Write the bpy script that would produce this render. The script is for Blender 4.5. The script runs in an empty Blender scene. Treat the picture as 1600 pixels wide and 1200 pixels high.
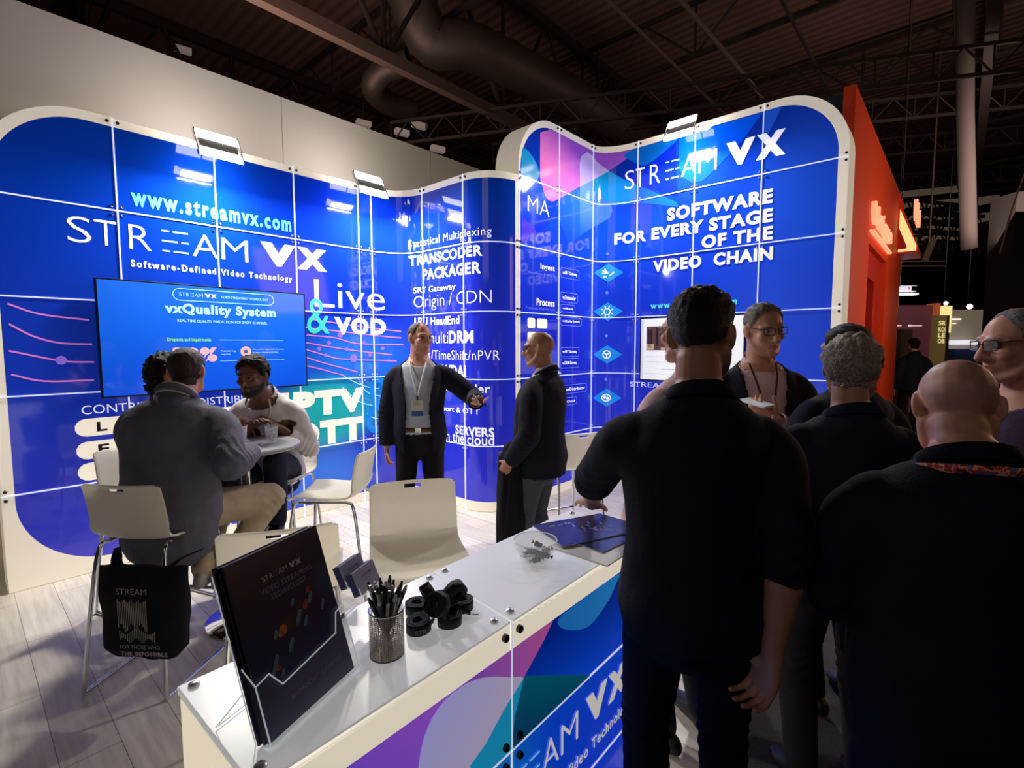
import bpy, bmesh, math, random
import numpy as np
from mathutils import Vector, Matrix, Euler, noise
random.seed(7); rng = np.random.default_rng(7)
PI = math.pi
scene = bpy.context.scene
COL = scene.collection

# ------------------------------------------------------------------ camera
CAMH = 1.62
cam_data = bpy.data.cameras.new('camera'); cam = bpy.data.objects.new('camera', cam_data); COL.objects.link(cam)
cam_data.sensor_width = 36; cam_data.lens = 782.56 / 1600 * 36; cam_data.clip_start = .02; cam_data.clip_end = 200
cam.matrix_world = Matrix.Translation((0, 0, CAMH)) @ Matrix.Rotation(PI/2 - .0756, 4, 'X') @ Matrix.Rotation(-.00236, 4, 'Z')
scene.camera = cam
# ------------------------------------------------------------------ view, world
scene.view_settings.view_transform = 'Standard'; scene.view_settings.look = 'None'
scene.view_settings.exposure = 0; scene.view_settings.gamma = 1; scene.view_settings.use_curve_mapping = False
world = bpy.data.worlds.new('hall_air'); scene.world = world; world.use_nodes = True
world.node_tree.nodes['Background'].inputs[0].default_value = (.85, .64, .55, 1)
world.node_tree.nodes['Background'].inputs[1].default_value = .022
# wall frame: two directions of the booth walls, r = one panel
R_ = .65; AZ = .72888
D1 = np.array([math.sin(AZ), math.cos(AZ)]); D2 = np.array([math.cos(AZ), -math.sin(AZ)])
L0 = np.array([-2.8458, 3.6998]); M0 = np.array([.0647, 4.9158])

def area_light(name, loc, target, size, energy, color, size_y=None, spread=PI):
    ld = bpy.data.lights.new(name, 'AREA'); ld.shape = 'RECTANGLE'; ld.size = size; ld.size_y = size_y or size
    ld.energy = energy; ld.color = color; ld.spread = spread
    o = bpy.data.objects.new(name, ld); COL.objects.link(o); o.location = loc
    o.rotation_euler = (Vector(target) - Vector(loc)).to_track_quat('-Z', 'Y').to_euler()
    return o
# light spilling from the other stands in the hall (behind and right of the camera), then added fills
area_light('hall_fill', (-2.5, -5.0, 5.5), (-.5, 3, 1.2), 4.0, 40, (1, .88, .80))
area_light('hall_fill', (6.0, 2.2, 3.2), (1.2, 1.6, 1.3), 1.6, 18, (1, .48, .25))
area_light('hall_fill', (-3.5, 7.0, 4.6), (0, 12, 9), 2.5, 125, (1, .70, .58))  # unseen uplight added to brighten the roof
area_light('hall_fill', (9.0, 9.0, 4.6), (9, 16, 9), 2.5, 125, (1, .70, .58))  # second added uplight, for the roof on the right
area_light('hall_fill', (6.6, 4.6, 2.6), (4.6, 6.4, 2.4), 1.2, 62, (1, .80, .68))  # unseen lamp added to brighten the orange wall

# ------------------------------------------------------------------ helpers
def lin(c):
    return tuple(((v/255)/12.92 if v/255 <= .04045 else ((v/255 + .055)/1.055)**2.4) for v in c)
MATS = {}
def mat(name, rgb, rough=.6, metal=0, spec=.5, emit=None, es=1, bump=None, noisecol=None, alpha=1, trans=0, ior=1.45, coat=0, sheen=0):
    if name in MATS: return MATS[name]
    m = bpy.data.materials.new(name); m.use_nodes = True; nt = m.node_tree; b = nt.nodes['Principled BSDF']
    c = lin(rgb) + (1,)
    b.inputs['Base Color'].default_value = c; b.inputs['Roughness'].default_value = rough; b.inputs['Metallic'].default_value = metal
    b.inputs['Specular IOR Level'].default_value = spec; b.inputs['IOR'].default_value = ior
    b.inputs['Transmission Weight'].default_value = trans; b.inputs['Alpha'].default_value = alpha
    b.inputs['Coat Weight'].default_value = coat; b.inputs['Sheen Weight'].default_value = sheen
    if emit is not None:
        b.inputs['Emission Color'].default_value = lin(emit) + (1,); b.inputs['Emission Strength'].default_value = es
    tc = nt.nodes.new('ShaderNodeTexCoord')
    if noisecol:
        sc, amt = noisecol
        n = nt.nodes.new('ShaderNodeTexNoise'); n.inputs['Scale'].default_value = sc; n.inputs['Detail'].default_value = 4
        nt.links.new(tc.outputs['Object'], n.inputs['Vector'])
        rp = nt.nodes.new('ShaderNodeValToRGB'); e = rp.color_ramp.elements
        e[0].position = .3; e[1].position = .7
        e[0].color = tuple(v*(1-amt) for v in c[:3]) + (1,); e[1].color = tuple(min(1, v*(1+amt)) for v in c[:3]) + (1,)
        nt.links.new(n.outputs['Fac'], rp.inputs['Fac']); nt.links.new(rp.outputs['Color'], b.inputs['Base Color'])
    if bump:
        sc, st = bump
        n = nt.nodes.new('ShaderNodeTexNoise'); n.inputs['Scale'].default_value = sc; n.inputs['Detail'].default_value = 3
        nt.links.new(tc.outputs['Object'], n.inputs['Vector'])
        bp = nt.nodes.new('ShaderNodeBump'); bp.inputs['Strength'].default_value = st; bp.inputs['Distance'].default_value = .02
        nt.links.new(n.outputs['Fac'], bp.inputs['Height']); nt.links.new(bp.outputs['Normal'], b.inputs['Normal'])
    MATS[name] = m
    return m

class MB:
    """collects verts/faces and links them as one mesh object"""
    def __init__(s): s.v = []; s.f = []; s.mi = []
    def add(s, vs, fs, mi=0):
        o = len(s.v); s.v += [tuple(map(float, v)) for v in vs]; s.f += [tuple(i+o for i in f) for f in fs]; s.mi += [mi]*len(fs)
        return s
    def box(s, c, d, rot=None, mi=0):
        x, y, z = d[0]/2, d[1]/2, d[2]/2
        vs = [Vector(p) for p in ((-x,-y,-z),(x,-y,-z),(x,y,-z),(-x,y,-z),(-x,-y,z),(x,-y,z),(x,y,z),(-x,y,z))]
        if rot is not None: vs = [rot @ v for v in vs]
        return s.add([v + Vector(c) for v in vs], [(0,3,2,1),(4,5,6,7),(0,1,5,4),(1,2,6,5),(2,3,7,6),(3,0,4,7)], mi)
    def rbox(s, c, d, r, rot=None, mi=0, n=3):     # box with rounded vertical edges
        x, y, z = d[0]/2, d[1]/2, d[2]/2; pl = []
        for sx, sy, a0 in ((1,1,0),(-1,1,PI/2),(-1,-1,PI),(1,-1,1.5*PI)):
            for k in range(n+1):
                a = a0 + k/n*PI/2; pl.append((sx*(x-r) + r*math.cos(a), sy*(y-r) + r*math.sin(a)))
        return s.prism(pl, -z, z, c, rot, mi)
    def prism(s, pl, z0, z1, c=(0,0,0), rot=None, mi=0):
        n = len(pl); vs = [Vector((p[0], p[1], z0)) for p in pl] + [Vector((p[0], p[1], z1)) for p in pl]
        if rot is not None: vs = [rot @ v for v in vs]
        return s.add([v + Vector(c) for v in vs], [tuple(range(n))[::-1], tuple(range(n, 2*n))] + [(i, (i+1) % n, (i+1) % n + n, i+n) for i in range(n)], mi)
    def tube(s, pts, r, n=10, mi=0, cap=True, closed=False):
        P = [Vector(p) for p in pts]; k = len(P); rr = r if hasattr(r, '__len__') else [r]*k
        t0 = (P[1]-P[0]).normalized(); up = Vector((0,0,1)) if abs(t0.z) < .9 else Vector((1,0,0))
        a = t0.cross(up).normalized(); vs = []
        for i in range(k):
            if closed: t = (P[(i+1) % k]-P[i-1]).normalized()
            elif i == 0: t = t0
            elif i == k-1: t = (P[-1]-P[-2]).normalized()
            else: t = ((P[i+1]-P[i]).normalized() + (P[i]-P[i-1]).normalized()).normalized()
            a = (a - t*a.dot(t)).normalized(); b = t.cross(a)
            for j in range(n):
                w = 2*PI*j/n; vs.append(P[i] + (a*math.cos(w) + b*math.sin(w))*rr[i])
        fs = [(i*n+j, i*n+(j+1) % n, (i+1)*n+(j+1) % n, (i+1)*n+j) for i in range(k-1) for j in range(n)]
        if closed: fs += [((k-1)*n+j, (k-1)*n+(j+1) % n, (j+1) % n, j) for j in range(n)]
        elif cap: fs += [tuple(range(n))[::-1], tuple((k-1)*n+j for j in range(n))]
        return s.add(vs, fs, mi)
    def lathe(s, prof, c=(0,0,0), n=32, mi=0, rot=None):
        vs = []; k = len(prof)
        for r, z in prof:
            for j in range(n):
                w = 2*PI*j/n; v = Vector((r*math.cos(w), r*math.sin(w), z))
                vs.append((rot @ v if rot is not None else v) + Vector(c))
        return s.add(vs, [(i*n+j, i*n+(j+1) % n, (i+1)*n+(j+1) % n, (i+1)*n+j) for i in range(k-1) for j in range(n)], mi)
    def sphere(s, c, r, n=12, m=8, mi=0, rot=None):
        r = r if hasattr(r, '__len__') else (r,)*3; vs = []; 
        for i in range(m+1):
            th = PI*i/m
            for j in range(n):
                w = 2*PI*j/n; v = Vector((r[0]*math.sin(th)*math.cos(w), r[1]*math.sin(th)*math.sin(w), r[2]*math.cos(th)))
                vs.append((rot @ v if rot is not None else v) + Vector(c))
        return s.add(vs, [(i*n+j, (i+1)*n+j, (i+1)*n+(j+1) % n, i*n+(j+1) % n) for i in range(m) for j in range(n)], mi)
    def ribbon(s, pts, nrm, w, mi=0):              # flat band along pts, nrm = list of side vectors
        P = [Vector(p) for p in pts]; vs = []
        for p, q in zip(P, nrm): q = Vector(q)*w/2; vs += [p-q, p+q]
        return s.add(vs, [(2*i, 2*i+1, 2*i+3, 2*i+2) for i in range(len(P)-1)], mi)
    def build(s, name, mats, parent=None, smooth=True, bevel=0, solid=0, sub=0):
        me = bpy.data.meshes.new(name); me.from_pydata(s.v, [], s.f)
        bm = bmesh.new(); bm.from_mesh(me); bmesh.ops.remove_doubles(bm, verts=bm.verts, dist=1e-6)
        bmesh.ops.recalc_face_normals(bm, faces=bm.faces) if True else None
        bm.to_mesh(me); bm.free()
        mats = mats if isinstance(mats, (list, tuple)) else [mats]
        for m in mats: me.materials.append(m)
        if len(mats) > 1 and len(me.polygons) == len(s.mi): me.polygons.foreach_set('material_index', s.mi)
        o = bpy.data.objects.new(name, me); COL.objects.link(o)
        if parent is not None: o.parent = parent
        if smooth:
            me.polygons.foreach_set('use_smooth', [True]*len(me.polygons)); me.set_sharp_from_angle(angle=math.radians(38))
        if solid:
            md = o.modifiers.new('thick', 'SOLIDIFY'); md.thickness = solid; md.offset = 0
        if bevel:
            md = o.modifiers.new('bevel', 'BEVEL'); md.width = bevel; md.segments = 2; md.limit_method = 'ANGLE'
        if sub:
            md = o.modifiers.new('sub', 'SUBSURF'); md.levels = sub; md.render_levels = sub
        return o

def tag(o, label, cat, group=None, kind=None):
    if label: o['label'] = label
    if cat: o['category'] = cat
    if group: o['group'] = group
    if kind: o['kind'] = kind
    return o
def thing(name, label, cat, loc=(0,0,0), rz=0, group=None):
    o = bpy.data.objects.new(name, None); COL.objects.link(o); o.location = loc; o.rotation_euler = (0,0,rz); o.empty_display_size = .1
    return tag(o, label, cat, group)
def copy_tree(o, parent=None):
    c = o.copy(); COL.objects.link(c)
    if parent is not None: c.parent = parent
    for ch in list(o.children): copy_tree(ch, c)
    return c
def catmull(P, n=6, closed=False):
    P = [np.array(p, float) for p in P]; k = len(P); out = []
    for i in range(k if closed else k-1):
        p1, p2 = P[i], P[(i+1) % k]; p0 = P[i-1] if (closed or i > 0) else 2*p1-p2; p3 = P[(i+2) % k] if (closed or i+2 < k) else 2*p2-p1
        for j in range(n):
            t = j/n; out.append(.5*((2*p1) + (-p0+p2)*t + (2*p0-5*p1+4*p2-p3)*t*t + (-p0+3*p1-3*p2+p3)*t**3))
    if not closed: out.append(P[-1])
    return out
def round_poly(pts, r, n=6):
    out = []; k = len(pts)
    for i in range(k):
        p = np.array(pts[i], float); a = np.array(pts[i-1], float)-p; b = np.array(pts[(i+1) % k], float)-p
        ri = r[i] if hasattr(r, '__len__') else r
        la, lb = np.linalg.norm(a), np.linalg.norm(b); d = min(ri, la*.49, lb*.49); A = p+a/la*d; B = p+b/lb*d
        if d < 1e-6: out.append(p); continue
        for j in range(n+1):
            t = j/n; out.append((1-t)**2*A + 2*t*(1-t)*p + t*t*B)
    return out

# ---- flat artwork laid along a wall path: (s, h) -> world
class Path:
    def __init__(s, fn, s0, s1, curved):   # fn(s) -> (x,y); front = right-hand side of travel
        s.fn = fn; s.s0, s.s1 = s0, s1; s.curved = curved
    def at(s, u, h, d=0):
        p = s.fn(u); q = s.fn(u+.002); p0 = s.fn(u-.002); t = (q-p0)/np.linalg.norm(q-p0)
        return (p[0] + t[1]*d, p[1] - t[0]*d, h)
    def is_curved(s, a, b): return any(a < c1 and b > c0 for c0, c1 in s.curved)
def bend_mesh(bm, path, d, flat=False):
    us = [v.co.x for v in bm.verts]
    if not us: return
    if path.is_curved(min(us), max(us)):      # cut every face into narrow strips so it can follow the curve
        def clip(pl, a, sg):
            out = []
            for i in range(len(pl)):
                p, q = pl[i], pl[(i+1) % len(pl)]; dp, dq = sg*(p[0]-a), sg*(q[0]-a)
                if dp >= 0: out.append(p)
                if (dp > 0 and dq < 0) or (dp < 0 and dq > 0): t = dp/(dp-dq); out.append((p[0]+(q[0]-p[0])*t, p[1]+(q[1]-p[1])*t))
            return out
        new = []; uvl = bm.loops.layers.uv.active
        for f in bm.faces:
            pl = [(v.co.x, v.co.y) for v in f.verts]; a, b = min(p[0] for p in pl), max(p[0] for p in pl)
            k0, k1 = math.floor(a/.03), math.floor(b/.03)
            if not path.is_curved(a, b): new.append(pl); continue
            for k in range(k0, k1+1):
                c = clip(clip(pl, k*.03, 1), (k+1)*.03, -1)
                if len(c) >= 3: new.append(c)
        bm.clear(); cache = {}; uvl2 = bm.loops.layers.uv.new('art') if uvl else None
        for c in new:
            vs = []
            for p in c:
                key = (round(p[0], 5), round(p[1], 5))
                if key not in cache: cache[key] = bm.verts.new((p[0], p[1], 0))
                if cache[key] not in vs: vs.append(cache[key])
            if len(vs) >= 3:
                try: f = bm.faces.new(vs)
                except ValueError: continue
                if uvl2:
                    for lp in f.loops: lp[uvl2].uv = (lp.vert.co.x, lp.vert.co.y)
    for v in bm.verts: v.co = path.at(v.co.x, v.co.y, d)
def poly_bm(polys):
    bm = bmesh.new()
    for pl in polys:
        vs = [bm.verts.new((p[0], p[1], 0)) for p in pl]; bm.faces.new(vs)
    bmesh.ops.triangulate(bm, faces=bm.faces[:])
    return bm
def decal(name, polys, path, d, m, parent, sh=False, uv=False):
    if name in ('page_graphic', 'square_graphic', 'dot_graphic') and len(polys) > 1: return [decal(name, [p], path, d, m, parent, sh) for p in polys][0]
    bm = poly_bm(polys)
    if sh:
        l = bm.loops.layers.uv.new('art')
        for f in bm.faces:
            for lp in f.loops: lp[l].uv = (lp.vert.co.x, lp.vert.co.y)
    bend_mesh(bm, path, d)
    me = bpy.data.meshes.new(name); bm.to_mesh(me); bm.free(); me.materials.append(m)
    o = bpy.data.objects.new(name, me); COL.objects.link(o); o.parent = parent
    return o
_txt = {}
def text_geo(body, bold=0, shear=0, spacing=1.0):
    k = (body, bold, shear, spacing)
    if k in _txt: return _txt[k]
    cu = bpy.data.curves.new('t', 'FONT'); cu.body = body; cu.size = 1; cu.offset = bold; cu.shear = shear; cu.resolution_u = 3; cu.space_character = spacing*(1+3.0*max(0, bold))
    o = bpy.data.objects.new('t', cu); COL.objects.link(o)
    dg = bpy.context.evaluated_depsgraph_get(); me = bpy.data.meshes.new_from_object(o.evaluated_get(dg))
    vs = np.array([v.co[:2] for v in me.vertices]); fs = [tuple(p.vertices) for p in me.polygons]
    bpy.data.objects.remove(o); bpy.data.curves.remove(cu); bpy.data.meshes.remove(me)
    lo, hi = vs.min(0), vs.max(0)
    _txt[k] = ((vs-lo)/(hi-lo), fs, (hi-lo))
    return _txt[k]
def text_bm(items):
    """items: (body, s0, s1, h0, h1, bold)"""
    bm = bmesh.new()
    for it in items:
        body, s0, s1, h0, h1 = it[:5]; bold = it[5] if len(it) > 5 else 0; sh = it[6] if len(it) > 6 else 0
        vs, fs, _ = text_geo(body, bold, sh, it[7] if len(it) > 7 else 1.0)
        bv = [bm.verts.new((s0+(s1-s0)*v[0], h0+(h1-h0)*v[1], 0)) for v in vs]
        for f in fs:
            try: bm.faces.new([bv[i] for i in f])
            except ValueError: pass
    return bm
def lettering(name, items, path, d, m, parent, label=None):
    if len(items) > 1 and all(len(i[0]) > 1 for i in items):
        return [lettering(name, [i], path, d, m, parent, label) for i in items][0]
    bm = text_bm(items); bend_mesh(bm, path, d)
    me = bpy.data.meshes.new(name); bm.to_mesh(me); bm.free(); me.materials.append(m)
    o = bpy.data.objects.new(name, me); COL.objects.link(o); o.parent = parent
    if label: o['label'] = label
    return o
def capsule_poly(x0, x1, y0, y1, n=8):
    r = (y1-y0)/2; c = (y0+y1)/2
    return [(x1-r + r*math.cos(a), c + r*math.sin(a)) for a in np.linspace(-PI/2, PI/2, n)] + [(x0+r + r*math.cos(a), c + r*math.sin(a)) for a in np.linspace(PI/2, 1.5*PI, n)]
def outline_polys(pl, w):          # thin closed outline as quads
    k = len(pl); P = [np.array(p, float) for p in pl]; out = []
    def nrm(i):
        t = P[(i+1) % k]-P[i-1]; t /= (np.linalg.norm(t)+1e-9); return np.array([-t[1], t[0]])
    for i in range(k):
        j = (i+1) % k; out.append([P[i], P[j], P[j]+nrm(j)*w, P[i]+nrm(i)*w])
    return out
def stroke_polys(pts, w):
    P = [np.array(p, float) for p in pts]; out = []
    for i in range(len(P)-1):
        t = P[i+1]-P[i]; t /= np.linalg.norm(t)+1e-9; n = np.array([-t[1], t[0]])*w/2
        out.append([P[i]-n, P[i+1]-n, P[i+1]+n, P[i]+n])
    return out
def circle_poly(c, r, n=20): return [(c[0]+r*math.cos(a), c[1]+r*math.sin(a)) for a in np.linspace(0, 2*PI, n, endpoint=False)]
def logo_items(s0, s1, h0, h1, bold_thin=-.012):
    """wide thin S T R [three dashes] A M and heavy V X; returns text items and dash polygons"""
    W = s1-s0; H = h1-h0; f = lambda a: s0+a*W
    it = [('S', f(0), f(.068), h0, h1, bold_thin), ('T', f(.078), f(.145), h0, h1, bold_thin), ('R', f(.182), f(.254), h0, h1, bold_thin),
          ('A', f(.398), f(.496), h0, h1, bold_thin), ('M', f(.51), f(.62), h0, h1, bold_thin)]
    vx = [('V', f(.675), f(.838), h0-.04*H, h1+.10*H, .075), ('X', f(.845), f(1), h0-.04*H, h1+.10*H, .075)]
    dash = []
    for y, br in ((.93, .35), (.5, .66), (.07, .35)):
        c = h0+y*H; t = .035*H
        dash += [[(f(.29), c-t), (f(.29+.094*br-.006), c-t), (f(.29+.094*br-.006), c+t), (f(.29), c+t)], [(f(.29+.094*br+.006), c-t), (f(.384), c-t), (f(.384), c+t), (f(.29+.094*br+.006), c+t)]]
    return it, vx, dash
def logo(path, s0, s1, h0, h1, d, m, md, parent, thin=-.012):
    it, vx, dash = logo_items(s0, s1, h0, h1, thin)
    lettering('lettering', it, path, d, m, parent, 'thin pale letters S T R A M'); lettering('lettering', vx, path, d, m, parent, 'heavy pale letters V X')
    decal('letter_bars', dash, path, d, md, parent)
# ------------------------------------------------------------------ materials used by the stand
M_white = mat('warm_white_acrylic', (226,216,198), .25, emit=(230,216,192), es=.50)
M_rim = mat('warm_white_side', (222,214,198), .35, emit=(230,216,192), es=.32)
M_seam = mat('seam_light', (235,238,250), .15, .3, emit=(228,234,255), es=.62)
M_chrome = mat('chrome', (215,218,222), .12, 1)
M_steel = mat('dark_steel', (70,66,64), .35, 1)
M_black = mat('black_plastic', (12,12,14), .35)
M_letter = mat('pale_print', (232,226,214), .12, emit=(232,226,214), es=.54)
M_letterw = mat('white_print', (240,240,246), .12, emit=(238,240,250), es=.64)
M_mint = mat('mint_print', (90,215,205), .12, emit=(80,215,205), es=.58)
M_bar = mat('sky_print', (130,180,240), .12, emit=(130,180,240), es=.7)
def flat(name, rgb, es=.7): return mat(name, rgb, .1, emit=rgb, es=es, spec=.5)

class NG:
    def __init__(s, nt): s.nt = nt
    def val(s, x, sock):
        if isinstance(x, (int, float)): sock.default_value = x
        else: s.nt.links.new(x, sock)
    def m(s, op, a, b=None, c=None, clamp=False):
        n = s.nt.nodes.new('ShaderNodeMath'); n.operation = op; n.use_clamp = clamp
        for i, x in enumerate((a, b, c)):
            if x is not None: s.val(x, n.inputs[i])
        return n.outputs[0]
    def mix(s, f, a, b):
        n = s.nt.nodes.new('ShaderNodeMix'); n.data_type = 'RGBA'; s.val(f, n.inputs[0])
        for x, i in ((a, 6), (b, 7)):
            if isinstance(x, tuple): n.inputs[i].default_value = lin(x) + (1,)
            else: s.nt.links.new(x, n.inputs[i])
        return n.outputs[2]
    def ss(s, x, a, b):      # smooth step a..b
        n = s.nt.nodes.new('ShaderNodeMapRange'); n.interpolation_type = 'SMOOTHSTEP'; s.val(x, n.inputs[0]); n.inputs[1].default_value = a; n.inputs[2].default_value = b
        return n.outputs[0]
    def blob(s, u, h, cu, ch, ru, rh, soft=.6):
        a = s.m('DIVIDE', s.m('SUBTRACT', u, cu), ru); b = s.m('DIVIDE', s.m('SUBTRACT', h, ch), rh)
        d = s.m('SQRT', s.m('ADD', s.m('MULTIPLY', a, a), s.m('MULTIPLY', b, b)))
        return s.m('SUBTRACT', 1, s.ss(d, 1-soft, 1))
def print_material(name, rect, rad, ramp, blobs, es, border=(226,216,198), right_cut=None, bes=.50):
    """printed backlit acrylic: rounded graphic inside a white border, coordinates from the sheet's own uv map"""
    m = bpy.data.materials.new(name); m.use_nodes = True; nt = m.node_tree; g = NG(nt); b = nt.nodes['Principled BSDF']
    uv = nt.nodes.new('ShaderNodeUVMap'); uv.uv_map = 'art'; sp = nt.nodes.new('ShaderNodeSeparateXYZ'); nt.links.new(uv.outputs[0], sp.inputs[0])
    u, h = sp.outputs[0], sp.outputs[1]
    x0, x1, y0, y1 = rect
    qx = g.m('ADD', g.m('SUBTRACT', g.m('ABSOLUTE', g.m('SUBTRACT', u, (x0+x1)/2)), (x1-x0)/2), rad)
    qy = g.m('ADD', g.m('SUBTRACT', g.m('ABSOLUTE', g.m('SUBTRACT', h, (y0+y1)/2)), (y1-y0)/2), rad)
    mx, my = g.m('MAXIMUM', qx, 0), g.m('MAXIMUM', qy, 0)
    d = g.m('ADD', g.m('SUBTRACT', g.m('SQRT', g.m('ADD', g.m('MULTIPLY', mx, mx), g.m('MULTIPLY', my, my))), rad), g.m('MINIMUM', g.m('MAXIMUM', qx, qy), 0))
    mask = g.m('LESS_THAN', d, 0)
    if right_cut: mask = g.m('MULTIPLY', mask, g.m('LESS_THAN', u, right_cut))
    rp = nt.nodes.new('ShaderNodeValToRGB'); nt.links.new(g.m('DIVIDE', h, 4.0), rp.inputs[0]); e = rp.color_ramp.elements
    while len(e) < len(ramp): e.new(.5)
    for el, (p, c) in zip(e, ramp): el.position = p/4.0; el.color = lin(c) + (1,)
    col = rp.outputs[0]
    for cu, ch, ru, rh, c, soft, amt in blobs:
        col = g.mix(g.m('MULTIPLY', g.blob(u, h, cu, ch, ru, rh, soft), amt), col, c)
    out = g.mix(mask, border, col)
    nt.links.new(out, b.inputs['Base Color']); nt.links.new(out, b.inputs['Emission Color'])
    nt.links.new(g.m('ADD', g.m('MULTIPLY', mask, es-bes), bes), b.inputs['Emission Strength'])
    b.inputs['Roughness'].default_value = .06; b.inputs['Specular IOR Level'].default_value = .6
    return m

# ------------------------------------------------------------------ setting
def wood_floor():
    m = bpy.data.materials.new('pale_wood_boards'); m.use_nodes = True; nt = m.node_tree; b = nt.nodes['Principled BSDF']; g = NG(nt)
    tc = nt.nodes.new('ShaderNodeTexCoord'); mp = nt.nodes.new('ShaderNodeMapping'); nt.links.new(tc.outputs['Object'], mp.inputs[0])
    mp.inputs['Rotation'].default_value = (0, 0, -(PI/2 - AZ) + PI/2)
    br = nt.nodes.new('ShaderNodeTexBrick'); nt.links.new(mp.outputs[0], br.inputs[0]); br.inputs['Scale'].default_value = 1
    br.inputs['Brick Width'].default_value = 1.25; br.inputs['Row Height'].default_value = .19; br.inputs['Mortar Size'].default_value = .0015
    br.inputs['Color1'].default_value = lin((236,230,220)) + (1,); br.inputs['Color2'].default_value = lin((220,213,202)) + (1,); br.inputs['Mortar'].default_value = lin((120,114,110)) + (1,)
    mp2 = nt.nodes.new('ShaderNodeMapping'); nt.links.new(mp.outputs[0], mp2.inputs[0]); mp2.inputs['Scale'].default_value = (1.2, 14, 1)
    n = nt.nodes.new('ShaderNodeTexNoise'); nt.links.new(mp2.outputs[0], n.inputs[0]); n.inputs['Scale'].default_value = 2.5; n.inputs['Detail'].default_value = 6
    mx = nt.nodes.new('ShaderNodeMix'); mx.data_type = 'RGBA'; mx.blend_type = 'MULTIPLY'; mx.inputs[0].default_value = .5
    rp = nt.nodes.new('ShaderNodeValToRGB'); rp.color_ramp.elements[0].position = .35; rp.color_ramp.elements[0].color = (.55,.53,.52,1); rp.color_ramp.elements[1].position = .65; rp.color_ramp.elements[1].color = (1,1,1,1)
    nt.links.new(n.outputs[0], rp.inputs[0]); nt.links.new(br.outputs[0], mx.inputs[6]); nt.links.new(rp.outputs[0], mx.inputs[7]); nt.links.new(mx.outputs[2], b.inputs['Base Color'])
    b.inputs['Roughness'].default_value = .38
    return m
M_wood = wood_floor(); M_carpet = mat('grey_carpet', (72,68,68), .95, bump=(220,.5), noisecol=(90,.2))
E0 = [(-9,-3), (-1.2,-.55), (.55,1.55), (3.05,4.62), (3.05,9), (-9,9)]
def extrude_floor(name, poly, z1, z0, m):
    mb = MB().prism(poly, z0, z1); o = mb.build(name, m, smooth=False); o['kind'] = 'structure'; return o
extrude_floor('floor', [(-16,-9), (22,-9), (22,34), (-16,34)], -.006, -.1, M_carpet)
extrude_floor('floor_boards', E0, 0, -.005, M_wood)
# tall white partition behind the left display wall
M_part = mat('white_partition', (214,206,198), .6, bump=(3,.05))
PW = L0 - .5*D2
def pw_box(s0, s1, h1, th=.08):
    a, b = PW + D1*s0, PW + D1*s1; c = (a+b)/2 - D2*th/2
    return ((c[0], c[1], h1/2), (s1-s0, th, h1), Matrix.Rotation(PI/2-AZ, 3, 'Z'))
mb = MB()
for s0, s1 in ((-1.9,-.54), (-.534,1.440), (1.446,3.30), (3.306,4.45)): mb.box(*pw_box(s0, s1, 4.06))
mb.build('wall_left', M_part, smooth=False)['kind'] = 'structure'

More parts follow.
